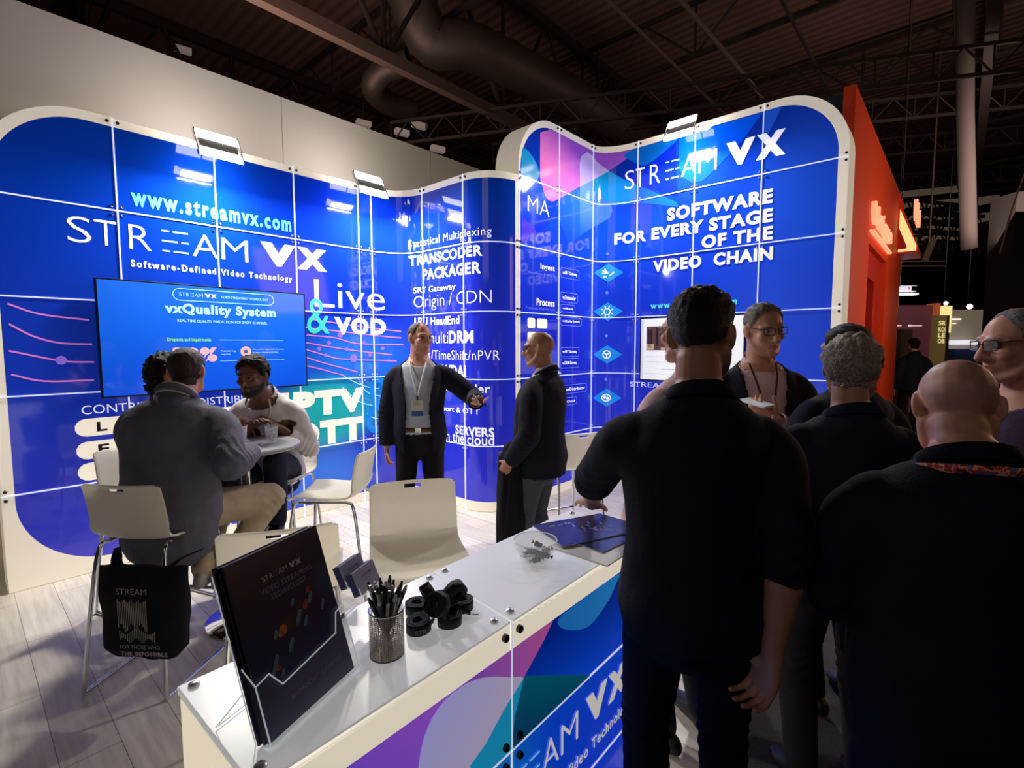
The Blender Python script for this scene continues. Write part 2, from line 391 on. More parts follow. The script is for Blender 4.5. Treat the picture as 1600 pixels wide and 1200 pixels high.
# ------------------------------------------------------------------ display walls
def clip_convex(poly, clip):
    out = [np.array(p, float) for p in poly]; k = len(clip)
    for i in range(k):
        a = np.array(clip[i], float); b = np.array(clip[(i+1) % k], float); e = b-a; new = []
        for j in range(len(out)):
            p, q = out[j], out[(j+1) % len(out)]
            sp = e[0]*(p[1]-a[1]) - e[1]*(p[0]-a[0]); sq = e[0]*(q[1]-a[1]) - e[1]*(q[0]-a[0])
            if sp >= -1e-9: new.append(p)
            if (sp >= -1e-9) != (sq >= -1e-9): new.append(p + (q-p)*sp/(sp-sq))
        out = new
        if len(out) < 3: return []
    return out
def display_wall(root, path, cols, rows, top, outline, m_print, depth=.30):
    for ci in range(len(cols)-1):
        for ri in range(len(rows)-1):
            a, b, c, d = cols[ci]+.004, cols[ci+1]-.004, rows[ri]+.004, rows[ri+1]-.004
            pl = clip_convex([(a,c), (b,c), (b,d), (a,d)], outline)
            if len(pl) >= 3: decal('panel', [pl], path, 0, m_print, root, sh=True)
    # casing: rim and back
    bm = bmesh.new(); pts = []
    for i in range(len(outline)):
        p, q = np.array(outline[i], float), np.array(outline[(i+1) % len(outline)], float); k = max(1, int(abs(q[0]-p[0])/.05))
        pts += [p + (q-p)*j/k for j in range(k)]
    f = [bm.verts.new(path.at(p[0], p[1], -.003)) for p in pts]; bk = [bm.verts.new(path.at(p[0], p[1], -depth)) for p in pts]
    for i in range(len(pts)):
        j = (i+1) % len(pts); bm.faces.new((f[i], f[j], bk[j], bk[i]))
    me = bpy.data.meshes.new('casing'); bm.to_mesh(me); bm.free(); me.materials.append(M_rim); o = bpy.data.objects.new('casing', me); COL.objects.link(o); o.parent = root
    decal('back_cover', [outline], path, -depth, M_rim, root)
    inner = lambda s: [h for h in np.linspace(0, top, 400) if clip_convex([(s-.001,h-.001), (s+.001,h-.001), (s+.001,h+.001), (s-.001,h+.001)], outline)]
    for s in cols[1:-1]:
        hh = inner(s); a = np.array(path.at(s, 0, 0)); n = np.array(path.at(s, 0, 1))-a; t = np.array([-n[1], n[0], 0]); w = .0045
        vs = [tuple(a + t*k*w + n*e + np.array([0,0,h])) for h in (hh[0], hh[-1]) for k, e in ((-1,-.004), (1,-.004), (1,.009), (-1,.009))]
        MB().add(vs, [(0,3,2,1), (4,5,6,7), (0,1,5,4), (1,2,6,5), (2,3,7,6), (3,0,4,7)]).build('seam_strip', M_seam, root, smooth=False)
    for h in rows[1:-1]:
        ss = [s for s in np.arange(cols[0], cols[-1]+.001, .02) if clip_convex([(s-.001,h-.001), (s+.001,h-.001), (s+.001,h+.001), (s-.001,h+.001)], outline)]
        vs = []
        for s in ss:
            for z, e in ((-.0045,-.004), (.0045,-.004), (.0045,.008), (-.0045,.008)): vs.append(path.at(s, h+z, e))
        fs = [(i*4+j, i*4+(j+1) % 4, i*4+4+(j+1) % 4, i*4+4+j) for i in range(len(ss)-1) for j in range(4)] + [(0,1,2,3), tuple(len(vs)-4+j for j in range(4))]
        MB().add(vs, fs).build('seam_strip', M_seam, root, smooth=False)
    def studs(pts, m, r):
        mb = MB()
        for s, h in pts: mb.tube([path.at(s, h, -.002), path.at(s, h, .010), path.at(s, h, .016)], [r, r, r*.55], 10)
        return mb.build('panel_clamp', m, root)
    for s in cols[1:-1]:
        for h in rows[1:-1]: studs([(s+i*.03, h+j*.03) for i in (-1,1) for j in (-1,1)], M_chrome, .0105)
        studs([(s-.03, top-.032), (s+.03, top-.032)], M_steel, .011)
    for h in rows[1:-1]:
        studs([(cols[0]+.022, h+.03), (cols[0]+.022, h-.03)], M_steel, .011)
        studs([(cols[-1]-.022, h+.03), (cols[-1]-.022, h-.03)], M_steel, .011)

A1 = 3*R_+.15; RC = .3725; QL = RC*PI/2; ST = .617
def fnL(s):
    if s <= A1: return L0 + D1*s
    p = L0 + D1*A1; s -= A1
    if s <= QL: return p + RC*math.sin(s/RC)*D1 + RC*(1-math.cos(s/RC))*D2
    p = p + RC*(D1+D2); s -= QL
    if s <= ST: return p + D2*s
    p = p + D2*ST; s -= ST
    if s <= QL: return p + RC*math.sin(s/RC)*D2 + RC*(1-math.cos(s/RC))*D1
    return p + RC*(D1+D2) + D1*(s-QL)
EA, EB = .25, .433
_th = np.linspace(0, PI/2, 400); _ex, _ey = EA*np.sin(_th), EB*(1-np.cos(_th)); _cl = np.concatenate([[0], np.cumsum(np.hypot(np.diff(_ex), np.diff(_ey)))]); QE = float(_cl[-1])
def fnR(s):
    if s <= 2*R_: return M0 + D1*s
    p = M0 + D1*2*R_; s -= 2*R_
    if s <= QE:
        t = np.interp(s, _cl, _th); return p + EA*math.sin(t)*D1 + EB*(1-math.cos(t))*D2
    return p + EA*D1 + EB*D2 + D2*(s-QE)
SE_L = A1+2*QL+ST
PL = Path(fnL, -.7, SE_L, [(A1, A1+QL), (A1+QL+ST, SE_L+.05)])
S3 = 2*R_+QE; SE_R = S3+3*R_+.05
PR = Path(fnR, 0, SE_R, [(2*R_, S3)])

lw = thing('display_wall', 'long blue backlit display wall on the left carrying the wide television', 'exhibition wall', (float(L0[0]), float(L0[1]), 0)); 
rw = thing('display_wall', 'taller blue backlit display wall on the right with purple and teal shapes along its top', 'exhibition wall', (float(M0[0]), float(M0[1]), 0))
class Off:      # parts are built in world coordinates, then hung under a root that stands at its base
    pass
def settle(root):
    bpy.context.view_layer.update()
    inv = root.matrix_world.inverted()
    for c in root.children: c.matrix_parent_inverse = Matrix.Identity(4); c.data.transform(inv) if c.type == 'MESH' else None
    # deeper levels follow the same frame
    def rec(o):
        for c in o.children:
            if c.type == 'MESH': c.data.transform(inv)
            rec(c)
    for c in root.children: rec(c)
outL = [(-.70, 0), (SE_L, 0), (SE_L, 3.25)] + [(-.70+.56+.56*math.cos(a), 3.25-.56+.56*math.sin(a)) for a in np.linspace(PI/2, PI, 14)]
rr = .56
outR = [(rr*(1-math.cos(a)), rr*(1-math.sin(a))) for a in np.linspace(0, PI/2, 14)] + [(SE_R-rr+rr*math.sin(a), rr*(1-math.cos(a))) for a in np.linspace(0, PI/2, 14)]
outR = [(0,0), (SE_R,0)] + [(SE_R-rr+rr*math.cos(a), 3.9-rr+rr*math.sin(a)) for a in np.linspace(0, PI/2, 14)] + [(rr-rr*math.sin(a), 3.9-rr+rr*math.cos(a)) for a in np.linspace(0, PI/2, 14)]
P_left = print_material('left_wall_print', (-.635, 6, .10, 3.185), .5, [(0,(56,54,186)), (.7,(44,54,184)), (1.3,(24,54,182)), (2.4,(8,50,166)), (3.3,(2,50,146))],
    [(1.9, 2.5, 1.3, 1.6, (12,40,215), .9, .7), (3.3, 1.2, 1.4, 2.2, (38,42,196), .8, .8), (1.55, .35, .75, .5, (28,110,222), .9, .95), (1.85, 1.5, .9, .5, (40,120,225), .9, .85), (1.55, .98, .72, .42, (34,172,172), .5, .95), (2.1, 1.05, .35, .45, (30,140,200), .9, .6)], .40, right_cut=3.845)
P_right = print_material('right_wall_print', (.03, 3.765, .10, 3.83), .52, [(0,(48,52,200)), (1.2,(42,58,205)), (2.2,(22,56,200)), (3.0,(16,60,198)), (3.9,(8,46,150))],
    [(.5, 1.4, 1.2, 1.5, (22,32,188), .8, .85), (3.3, 1.6, 1.0, 1.6, (44,84,214), .9, .7), (2.4, 3.2, .9, .7, (10,40,225), .9, .8), (3.55, 3.1, .7, 1.0, (34,82,206), .8, .6), (1.7, 2.8, .8, .5, (12,74,222), .9, .7)], .40)
display_wall(lw, PL, [-.70, 0, R_, 2*R_, 3*R_, A1, A1+QL, A1+QL+ST, SE_L], [0, R_, 2*R_, 3*R_, 4*R_, 3.25], 3.25, outL, P_left)
display_wall(rw, PR, [0, R_, 2*R_, S3, S3+R_, S3+2*R_, SE_R], [0, R_, 2*R_, 3*R_, 4*R_, 5*R_, 3.9], 3.9, outR, P_right)

# ---- artwork on the left wall
BB = .035
lettering('lettering', [('www.streamvx.com', .085, 1.265, 2.655, 2.775, BB, 0, 1.15)], PL, .003, M_mint, lw, 'mint web address')
logo(PL, -.284, 1.60, 2.342, 2.518, .003, M_letter, M_bar, lw)
lettering('lettering', [('Software-Defined Video Technology', .06, 1.255, 2.195, 2.262, .03, 0, 1.25)], PL, .003, M_letterw, lw)
lettering('lettering', [('Live', 1.465, 2.232, 1.995, 2.255, -.004)], PL, .003, M_letter, lw)
lettering('lettering', [('VOD', 1.66, 2.24, 1.738, 1.912, .06)], PL, .003, M_letter, lw)
lettering('lettering', [('&', 1.382, 1.61, 1.742, 2.075, .0)], PL, .0035, flat('teal_print', (60,190,175)), lw)
lettering('lettering', [('CONTRIBUTION', -.272, .40, 1.145, 1.208, -.004), ('DISTRIBUTION', .446, 1.07, 1.145, 1.205, -.004)], PL, .003, M_letterw, lw)
for h0, h1, t in ((.988, 1.114, 'L'), (.825, .951, 'E'), (.672, .798, 'Fa')):
    decal('pill', [capsule_poly(-.315, .36, h0, h1)], PL, .003, flat('cream_print', (238,228,206), .72), lw)
    x1 = {'L': -.135, 'E': -.13, 'Fa': -.085}[t]
    lettering('lettering', [(t, -.195, x1, h0+.028, h1-.028, .035)], PL, .004, mat('ink_print', (16,18,40), .2), lw)
for h0, h1 in ((.988, 1.114), (.825, .951), (.672, .798)): decal('pill', [capsule_poly(.44, .90, h0, h1)], PL, .003, flat('cream_print', (238,228,206), .72), lw)
lettering('lettering', [('s', .80, .845, 1.02, 1.075, .035)], PL, .004, mat('ink_print', (16,18,40), .2), lw)
lettering('lettering', [('IPTV', 1.10, 1.972, .955, 1.198, .075)], PL, .003, flat('cream_print', (238,228,206), .72), lw)
lettering('lettering', [('OTT', 1.185, 1.945, .66, .905, .075)], PL, .003, flat('cream_print', (238,228,206), .72), lw)
lettering('lettering', [('&', 1.985, 2.34, .70, 1.30, -.005)], PL, .0035, flat('azure_print', (20,120,205)), lw)
pk = flat('pink_line_print', (206,120,196), .55)
lines = [[(1.376,1.728),(1.667,1.704),(1.918,1.648),(2.42,1.64)], [(1.365,1.656),(1.788,1.59),(2.3,1.53)], [(1.362,1.593),(1.561,1.536),(1.743,1.495),(2.345,1.463)], [(1.36,1.521),(1.539,1.462),(1.9,1.36)], [(1.40,1.88),(1.651,1.853),(2.40,1.78)],
         [(1.36,1.80),(1.70,1.77),(2.4,1.71)], [(1.37,1.44),(1.55,1.39),(1.75,1.33)], [(-.60,1.77),(-.489,1.692),(-.358,1.648),(-.19,1.64)], [(-.61,1.597),(-.353,1.525),(-.186,1.514)], [(-.608,1.444),(-.45,1.392),(-.193,1.386)], [(-.60,1.90),(-.45,1.84),(-.2,1.81)]]
polys = []
for l in lines: polys += stroke_polys(catmull(l, 6), .011)
decal('line_graphic', polys, PL, .002, pk, lw)
decal('dot_graphic', [circle_poly(c, r, 14) for c, r in (((1.72,1.735),.028), ((1.60,1.655),.02), ((1.79,1.59),.02), ((1.98,1.66),.018), ((1.56,1.535),.018), ((1.86,1.50),.04), ((2.05,1.53),.02), ((1.50,1.60),.02), ((-.36,1.53),.03), ((2.2,1.60),.02))], PL, .0022, flat('violet_dot_print', (140,110,215), .55), lw)
wl = flat('aqua_line_print', (150,225,225), .5); polys = []
for l in [[(1.75,1.32),(1.95,1.22),(2.15,1.17)], [(1.72,1.22),(1.92,1.05),(2.15,.98)], [(1.9,1.3),(2.0,1.15),(2.2,1.08)], [(2.0,.92),(2.1,.86),(2.35,.83)]]: polys += stroke_polys(catmull(l, 6), .010)
decal('line_graphic', polys, PL, .002, wl, lw)
lettering('lettering', [('Statistical Multiplexing', 2.492, 3.598, 2.635, 2.735, -.002, 0, 1.1), ('SRT Gateway', 2.542, 3.184, 2.16, 2.238, .004), ('multi', 2.735, 3.065, 1.65, 1.768, -.012),
    ('PVR/TimeShift/nPVR', 2.58, 3.671, 1.485, 1.58, -.006, 0, 1.08), ('Scrambler', 3.0, 3.577, 1.17, 1.255, .004), ('Transport & OTT', 2.72, 3.475, .945, 1.015, .004), ('in the cloud', 2.99, 3.612, .658, .765, .004)], PL, .003, M_letterw, lw)
lettering('lettering', [('Origin / CDN', 2.547, 3.596, 1.99, 2.15, -.018)], PL, .003, M_letterw, lw)
lettering('lettering', [('TRANSCODER', 2.492, 3.512, 2.468, 2.572, .03), ('PACKAGER', 2.678, 3.498, 2.305, 2.418, .03), ('1RU HeadEnd', 2.552, 3.234, 1.838, 1.92, .022), ('DRM', 3.075, 3.415, 1.65, 1.772, .03), ('SSAI/DAI', 2.80, 3.318, 1.315, 1.435, .028), ('SERVERS', 3.16, 3.612, .745, .835, .028)], PL, .003, M_letterw, lw, 'bold white words')

# ---- artwork on the right wall
def grad_flat(name, c0, c1, p0, p1, es=.50):
    m = bpy.data.materials.new(name); m.use_nodes = True; nt = m.node_tree; g = NG(nt); b = nt.nodes['Principled BSDF']
    uv = nt.nodes.new('ShaderNodeUVMap'); uv.uv_map = 'art'; sp = nt.nodes.new('ShaderNodeSeparateXYZ'); nt.links.new(uv.outputs[0], sp.inputs[0])
    d = np.array(p1)-np.array(p0); L2 = float(d@d)
    t = g.m('ADD', g.m('MULTIPLY', g.m('SUBTRACT', sp.outputs[0], p0[0]), d[0]/L2), g.m('MULTIPLY', g.m('SUBTRACT', sp.outputs[1], p0[1]), d[1]/L2), clamp=True)
    c = g.mix(t, c0, c1); nt.links.new(c, b.inputs['Base Color']); nt.links.new(c, b.inputs['Emission Color']); b.inputs['Emission Strength'].default_value = es; b.inputs['Roughness'].default_value = .08
    return m
blobs = [
 ('H', [(1.509,3.628),(1.677,3.778),(1.795,3.683),(1.889,3.623),(1.995,3.624),(2.11,3.677),(2.279,3.798),(2.319,3.195),(1.828,3.432),(1.673,3.518)], grad_flat('navy_print', (10,44,150), (10,30,205), (1.6,3.6), (2.3,3.3))),
 ('J', [(1.828,3.432),(2.126,3.258),(2.301,3.15),(2.328,3.096),(1.832,3.232)], flat('royal_print', (16,78,225), .48)),
 ('L', [(.045,3.09),(.3,3.264),(.372,3.223),(.45,3.136),(.511,2.793),(.316,2.749),(.045,2.88)], grad_flat('blue_fade_print', (18,74,214), (16,44,190), (.3,3.2), (.3,2.8))),
 ('K', [(.045,2.88),(.169,2.827),(.279,2.755),(.045,2.61)], flat('indigo_print', (70,48,196), .6)),
 ('F', [(.651,3.164),(1.035,3.368),(1.042,2.841),(.825,2.707),(.653,2.937)], grad_flat('blue_band_print', (34,100,222), (20,66,205), (.9,3.3), (.8,2.8))),
 ('A', [(.05,3.478),(.106,3.518),(.186,3.488),(.268,3.431),(.3,3.378),(.297,3.28),(.186,3.186),(.05,3.10)], flat('cyan_print', (28,134,186), .5)),
 ('B', [(.333,3.70),(.345,3.745),(.45,3.79),(.56,3.825),(1.295,3.826),(1.563,3.826),(1.80,3.80),(1.512,3.635),(.996,3.353),(.651,3.167),(.529,3.111),(.431,3.132),(.363,3.232),(.334,3.317)], grad_flat('violet_pink_print', (140,76,184), (216,112,178), (.9,3.82), (.6,3.35))),
 ('C2', [(1.035,3.372),(1.301,3.514),(1.314,2.99),(1.042,2.841)], grad_flat('pale_blue_print', (96,140,226), (30,84,214), (1.15,3.4), (1.15,2.9))),
 ('C', [(1.035,3.372),(1.027,3.612),(1.064,3.716),(1.175,3.787),(1.276,3.777),(1.387,3.712),(1.509,3.628),(1.301,3.514)], flat('lilac_print', (180,158,212), .5)),
 ('D', [(1.509,3.628),(1.673,3.518),(1.828,3.432),(1.832,3.232),(1.583,3.237),(1.421,3.273),(1.325,3.401),(1.301,3.514)], grad_flat('teal_blue_print', (16,138,196), (24,110,220), (1.5,3.6), (1.7,3.25))),
 ('E', [(1.308,3.398),(1.53,3.271),(1.554,3.183),(1.525,3.099),(1.314,2.984)], flat('periwinkle_print', (58,104,224), .48)),
 ('G', [(1.677,3.778),(1.80,3.82),(2.30,3.822),(2.11,3.683),(1.974,3.626),(1.889,3.626),(1.781,3.693)], flat('ocean_print', (8,98,186), .48)),
 ('I', [(2.315,3.82),(2.322,3.516),(2.375,3.386),(2.464,3.315),(2.574,3.308),(2.643,3.35),(2.734,3.421),(2.95,3.60),(3.136,3.82)], grad_flat('drop_print', (0,84,226), (16,62,236), (2.5,3.8), (2.5,3.3))),
 ('T', [(3.136,3.50),(3.30,3.82),(3.25,3.822),(3.136,3.82)], flat('corner_print', (30,84,206), .48)),
]
for i, (k, pl, m) in enumerate(blobs): decal('shape_graphic', [catmull(pl, 3, closed=True) if k in 'ABG' else pl], PR, .0012 + .0003*i*.5, m, rw, sh=True)
DR = .006
lettering('lettering', [('MA', .134, .482, 2.94, 3.09, -.015)], PR, DR, M_letterw, rw)
logo(PR, 1.693, 3.345, 3.395, 3.60, DR, M_letterw, M_bar, rw)
lettering('lettering', [('SOFTWARE', 2.203, 3.252, 2.963, 3.10, .045), ('FOR EVERY STAGE', 1.577, 3.258, 2.788, 2.918, .045), ('OF THE', 2.587, 3.263, 2.622, 2.752, .045), ('VIDEO  CHAIN', 2.05, 3.27, 2.432, 2.56, .045)], PR, DR, M_letter, rw, 'heavy pale slogan')
lettering('lettering', [('www.streamvx.com', 2.03, 2.957, 2.03, 2.09, .03, 0, 1.2)], PR, DR, M_mint, rw)
lettering('lettering', [('Ingest', .337, .574, 2.385, 2.46, .02), ('Process', .275, .576, 2.03, 2.105, .02), ('STREAM', 1.79, 2.25, 1.15, 1.205, -.01)], PR, DR, M_letterw, rw)
dim = flat('dim_caption_print', (120,130,220), .5)
lettering('lettering', [('Contribution & delivery', .14, .574, 2.335, 2.362, 0), ('Transcode, Packetise & AI', .10, .576, 1.985, 2.012, 0)], PR, DR, dim, rw)
decal('square_graphic', [round_poly([(x0,y0),(x1,y0),(x1,y1),(x0,y1)], .025) for x0, x1, y0, y1 in ((.13,.25,1.80,1.90), (.28,.45,1.80,1.90), (.13,.28,1.66,1.76), (.32,.45,1.66,1.76))], PR, DR, flat('cream_print', (238,228,206), .72), rw)
pill = [('vxSRT Gateway', .676, 1.03, 2.35, 2.46), ('vxTranscoder', .678, 1.005, 2.09, 2.20), ('vxMuxer', .679, .956, 1.985, 2.07), ('vxQuality System', .68, 1.085, 1.84, 1.935), ('vxSRT Gateway', .683, 1.04, 1.50, 1.605), ('vxDRM Gateway', .683, 1.04, 1.375, 1.485), ('vxDistributor', .75, 1.20, 1.09, 1.19), ('vxCloud', .70, 1.0, .96, 1.05)]
for t, a, b, c, d in pill:
    decal('pill_outline', outline_polys(round_poly([(a,c),(b,c),(b,d),(a,d)], .03, 4), .006), PR, DR, flat('outline_print', (110,130,235), .5), rw)
    lettering('lettering', [(t, a+.04, b-.04, c+.032, d-.032, .02)], PR, DR, M_letterw, rw)
for h in (2.468, 2.02, 1.518, 1.004):
    decal('diamond_graphic', [[(1.335,h),(1.512,h-.108),(1.69,h),(1.512,h+.108)]], PR, DR-.001, grad_flat('diamond_print', (34,136,232), (20,96,226), (1.3,h), (1.7,h)), rw)
    decal('dot_graphic', [circle_poly((1.50, h+.22), .018, 12)], PR, DR, flat('periwinkle_dot', (90,120,235), .6), rw)
i_p = []
h = 2.468
for a, b in (((1.44,h+.03),(1.51,h)), ((1.47,h+.05),(1.51,h)), ((1.44,h-.005),(1.51,h)), ((1.53,h-.03),(1.58,h+.01)), ((1.45,h-.045),(1.50,h-.04))): i_p += stroke_polys([a, b], .012)
h = 2.02
i_p += outline_polys(circle_poly((1.505,h), .042, 16), .011)
for k in range(8):
    a = k*PI/4+.4; i_p += stroke_polys([(1.505+.05*math.cos(a), h+.05*math.sin(a)), (1.505+.075*math.cos(a), h+.075*math.sin(a))], .012)
h = 1.518
i_p += outline_polys(circle_poly((1.505,h), .05, 18), .012)
for k in range(3):
    a = k*2*PI/3+.5; i_p += stroke_polys([(1.505, h), (1.505+.045*math.cos(a), h+.045*math.sin(a))], .012)
h = 1.004
i_p += outline_polys([(1.505+.058*math.cos(a), h+.045*math.sin(a)) for a in np.linspace(0, 2*PI, 18, endpoint=False)], .012)
i_p += [circle_poly((1.488,h+.004), .018, 10), circle_poly((1.522,h-.006), .018, 10)]
decal('icon_graphic', i_p, PR, DR, M_letterw, rw)
settle(lw); settle(rw)

# ------------------------------------------------------------------ floodlights on arms over the walls
M_led = mat('led_face', (255,255,255), .4, emit=(255,250,244), es=9)
def floodlight(path, s, h, label, top):
    o = np.array(path.at(s, 0, 0)); n = np.array(path.at(s, 0, 1))-o; ang = math.atan2(n[1], n[0]) + PI/2
    r = thing('floodlight', label, 'lamp', path.at(s, top-.05, .02), ang, 'floodlights on the display walls')
    # local: -y points away from the wall, x along it
    dz = h-(top-.05); W = .31
    m = MB().tube([(.03,.02,.0), (.03,-.02,.02), (.03,-.14,dz+.13), (.03,-.235,dz+.02)], .009, 8)
    m.box((.03,.0,.02), (.06,.05,.05)); m.build('arm', M_chrome, r)
    tilt = Matrix.Rotation(math.radians(-28), 3, 'X'); c = Vector((0,-.25,dz))
    for x in (-W/2, W/2): MB().box(c + Vector((x,0,0)), (.008,.03,.245), tilt).build('yoke_arm', M_chrome, r, bevel=.002)
    m = MB().box(c + tilt @ Vector((0,.018,0)), (W-.05,.02,.10), tilt)
    for k in range(13): m.box(c + tilt @ Vector((-.12+.02*k,.04,0)), (.006,.03,.12), tilt)
    m.build('heat_sink', mat('lamp_grey', (150,150,150), .3, .8), r)
    for z in (.085, -.085):
        l = MB().rbox(c + tilt @ Vector((0,-.003,z)), (W-.02,.028,.062), .008, tilt).build('led_bar', M_led, r, bevel=.003); l['label'] = 'glowing white light bar'
    m = MB().box(c + tilt @ Vector((0,.002,0)), (W-.04,.012,.085), tilt).build('reflector', mat('lamp_reflector', (190,190,186), .25, .7), r)
    bpy.context.view_layer.update()
    w = r.matrix_world
    area_light('flood_beam', w @ (c + Vector((0,-.0,-.10))), w @ Vector((0,.06,-.9)), .22, 7.5, (.93,.96,1), .08)
    area_light('flood_spill', w @ (c + Vector((0,-.06,-.13))), w @ Vector((0,-.9,-2.6)), .24, 60, (1,.93,.80), .1)
    area_light('flood_back', w @ (c + Vector((0,.05,.14))), w @ Vector((0,1.2,.9)), .22, 5, (1,.93,.85), .08)
    return r
floodlight(PL, .60, 3.15, 'left floodlight over the display wall, above the television', 3.25)
floodlight(PL, 1.93, 3.17, 'second floodlight over the display wall, just left of its inward bend', 3.25)
floodlight(PR, 2.45, 3.785, 'floodlight on the taller right display wall, above its name', 3.9)

# ------------------------------------------------------------------ screens
def Plane(path, off):      # same unrolled coordinates, shifted towards the viewer
    return Path(lambda s: np.array(path.at(s, 0, off)[:2]), path.s0, path.s1, [])
def screen(name, label, cat, path, s0, s1, h0, h1, d, bez, m_scr):
    o = path.at((s0+s1)/2, h0, 0); r = thing(name, label, cat, o)
    a, b = np.array(path.at(s0, 0, d)), np.array(path.at(s1, 0, d)); ang = math.atan2(b[1]-a[1], b[0]-a[0]); rot = Matrix.Rotation(ang, 3, 'Z')
    c = np.array(path.at((s0+s1)/2, (h0+h1)/2, d-.02))
    MB().box(c, (s1-s0, .035, h1-h0), rot).build('bezel', M_black, r, smooth=False, bevel=.003)
    c2 = np.array(path.at((s0+s1)/2, (h0+h1)/2, d-.055)); MB().box(c2, ((s1-s0)*.5, .05, (h1-h0)*.5), rot).build('wall_mount', M_black, r, smooth=False)
    sc = decal('screen', [[(s0+bez,h0+bez),(s1-bez,h0+bez),(s1-bez,h1-bez),(s0+bez,h1-bez)]], path, d-.001, m_scr, r, sh=True)
    return r, sc
m_tv = print_material('tv_picture', (-2,4,0,4), .01, [(1.2,(14,74,206)), (1.7,(18,92,216)), (2.15,(30,96,214))], [(.1,1.3,.9,.6,(18,78,210),.9,.6)], .58)
tv, tvs = screen('television', 'wide flat television on the left blue display wall showing a blue slide', 'television', PL, -.17, 1.33, 1.258, 2.104, .09, .012, m_tv)
dT = .0905
def tvL(items, m, nm='slide_text'): return lettering(nm, items, PL, dT, m, tvs)
M_tvt = flat('slide_pale_text', (150,205,240), .85)
tvL([('vxQuality System', .235, 1.06, 1.855, 1.955, .05)], M_tvt)
tvL([('REAL-TIME QUALITY PREDICTION FOR EVERY CHANNEL', .315, .985, 1.808, 1.832, .01)], M_tvt)
it, vx, dash = logo_items(.335, .595, 2.01, 2.038)
tvL(it, M_tvt); tvL(vx, flat('slide_white', (225,235,250), .85)); decal('slide_graphic', dash, PL, dT, M_tvt, tvs)
tvL([('VIDEO STREAMING TECHNOLOGY', .625, 1.0, 2.012, 2.032, 0)], M_tvt)
decal('slide_graphic', outline_polys(capsule_poly(.29, 1.05, 1.975, 2.07), .005), PL, dT, M_tvt, tvs)
tvL([('Dropouts and impairments', .24, .54, 1.655, 1.69, .03)], flat('slide_lime', (120,200,110), .8))
tvL([('30%', .27, .58, 1.50, 1.615, .06)], flat('slide_salmon', (225,160,170), .8))
decal('slide_graphic', [circle_poly((.80,1.58), .042, 22)], PL, dT, flat('slide_peach', (235,160,140), .85), tvs)
decal('slide_graphic', [circle_poly((.80,1.58), .017, 12)], PL, dT+.0005, flat('slide_deep', (40,80,170), .7), tvs)
tvL([('The prediction engine checks the picture', .86, 1.12, 1.59, 1.604, 0), ('of every channel at all times', .86, 1.07, 1.564, 1.578, 0), ('Monitoring', .61, .72, 1.575, 1.592, 0), ('signals', .61, .68, 1.55, 1.566, 0)], M_tvt)
decal('slide_graphic', stroke_polys([(.60,1.675),(1.12,1.675)], .003) + stroke_polys([(.60,1.505),(1.12,1.505)], .003), PL, dT, M_tvt, tvs)
settle(tv)
m_scr = flat('web_page_white', (222,224,224), .8)
sc2, scs = screen('monitor', 'monitor on the right blue display wall showing a web page with photographs', 'monitor', PR, 1.95, 3.07, 1.232, 1.932, .09, .014, m_scr)
def rect(a, b, c, d): return [(a,c),(b,c),(b,d),(a,d)]
decal('page_graphic', [rect(1.965,2.0,1.25,1.915)], PR, dT, flat('page_side', (200,204,206), .75), scs)
decal('page_graphic', [rect(2.03,2.32,1.57,1.83)], PR, dT, flat('page_photo', (92,66,56), .5), scs)
decal('page_graphic', [rect(2.05,2.10,1.60,1.80), rect(2.14,2.17,1.62,1.82), rect(2.22,2.30,1.66,1.78)], PR, dT+.0004, flat('page_photo_dark', (44,26,26), .5), scs)
decal('page_graphic', [rect(2.03,2.12,1.575,1.64), rect(2.20,2.32,1.575,1.60)], PR, dT+.0004, flat('page_photo_light', (190,160,130), .6), scs)
decal('page_graphic', [rect(2.5,2.98,1.68,1.80)], PR, dT, flat('page_photo_red', (150,100,90), .6), scs)
decal('page_graphic', [rect(2.52,2.70,1.70,1.74), rect(2.75,2.92,1.72,1.78)], PR, dT+.0004, flat('page_photo_dark', (44,26,26), .5), scs)
decal('page_graphic', [rect(2.03,2.9,1.50,1.503), rect(2.03,2.5,1.44,1.444), rect(2.2,2.6,1.36,1.366), rect(2.03,2.4,1.31,1.313)], PR, dT, flat('page_rule', (150,154,160), .6), scs)
settle(sc2)
# ------------------------------------------------------------------ the hall
def ray_dir(px, py):
    X, Y = px-800, py-600; c, s = math.cos(.00236), math.sin(.00236); X, Y = X*c - Y*s, X*s + Y*c
    cp, sp = math.cos(.0756), math.sin(.0756); return np.array([X, 782.56*cp - Y*sp, -782.56*sp - Y*cp])
def at(px, py, depth):
    d = ray_dir(px, py); return d*depth/d[1] + np.array([0,0,CAMH])
def at_z(px, py, z):
    d = ray_dir(px, py); return d*(z-CAMH)/d[2] + np.array([0,0,CAMH])
V3 = lambda p, z: (float(p[0]), float(p[1]), z)
def ribbed(name, rgb, scale, rough=.8):
    m = mat(name, rgb, rough); nt = m.node_tree; b = nt.nodes['Principled BSDF']; tc = nt.nodes.new('ShaderNodeTexCoord'); mp = nt.nodes.new('ShaderNodeMapping')
    mp.inputs['Rotation'].default_value = (0, 0, -(PI/2-AZ)); nt.links.new(tc.outputs['Object'], mp.inputs[0]); w = nt.nodes.new('ShaderNodeTexWave'); w.inputs['Scale'].default_value = scale
    w.bands_direction = 'X'; nt.links.new(mp.outputs[0], w.inputs[0]); bp = nt.nodes.new('ShaderNodeBump'); bp.inputs['Strength'].default_value = .6; bp.inputs['Distance'].default_value = .05
    nt.links.new(w.outputs[1], bp.inputs['Height']); nt.links.new(bp.outputs[0], b.inputs['Normal'])
    return m
M_roof = ribbed('brown_roof_boards', (96,72,64), 1.2); M_truss = mat('black_steelwork', (34,27,26), .7)
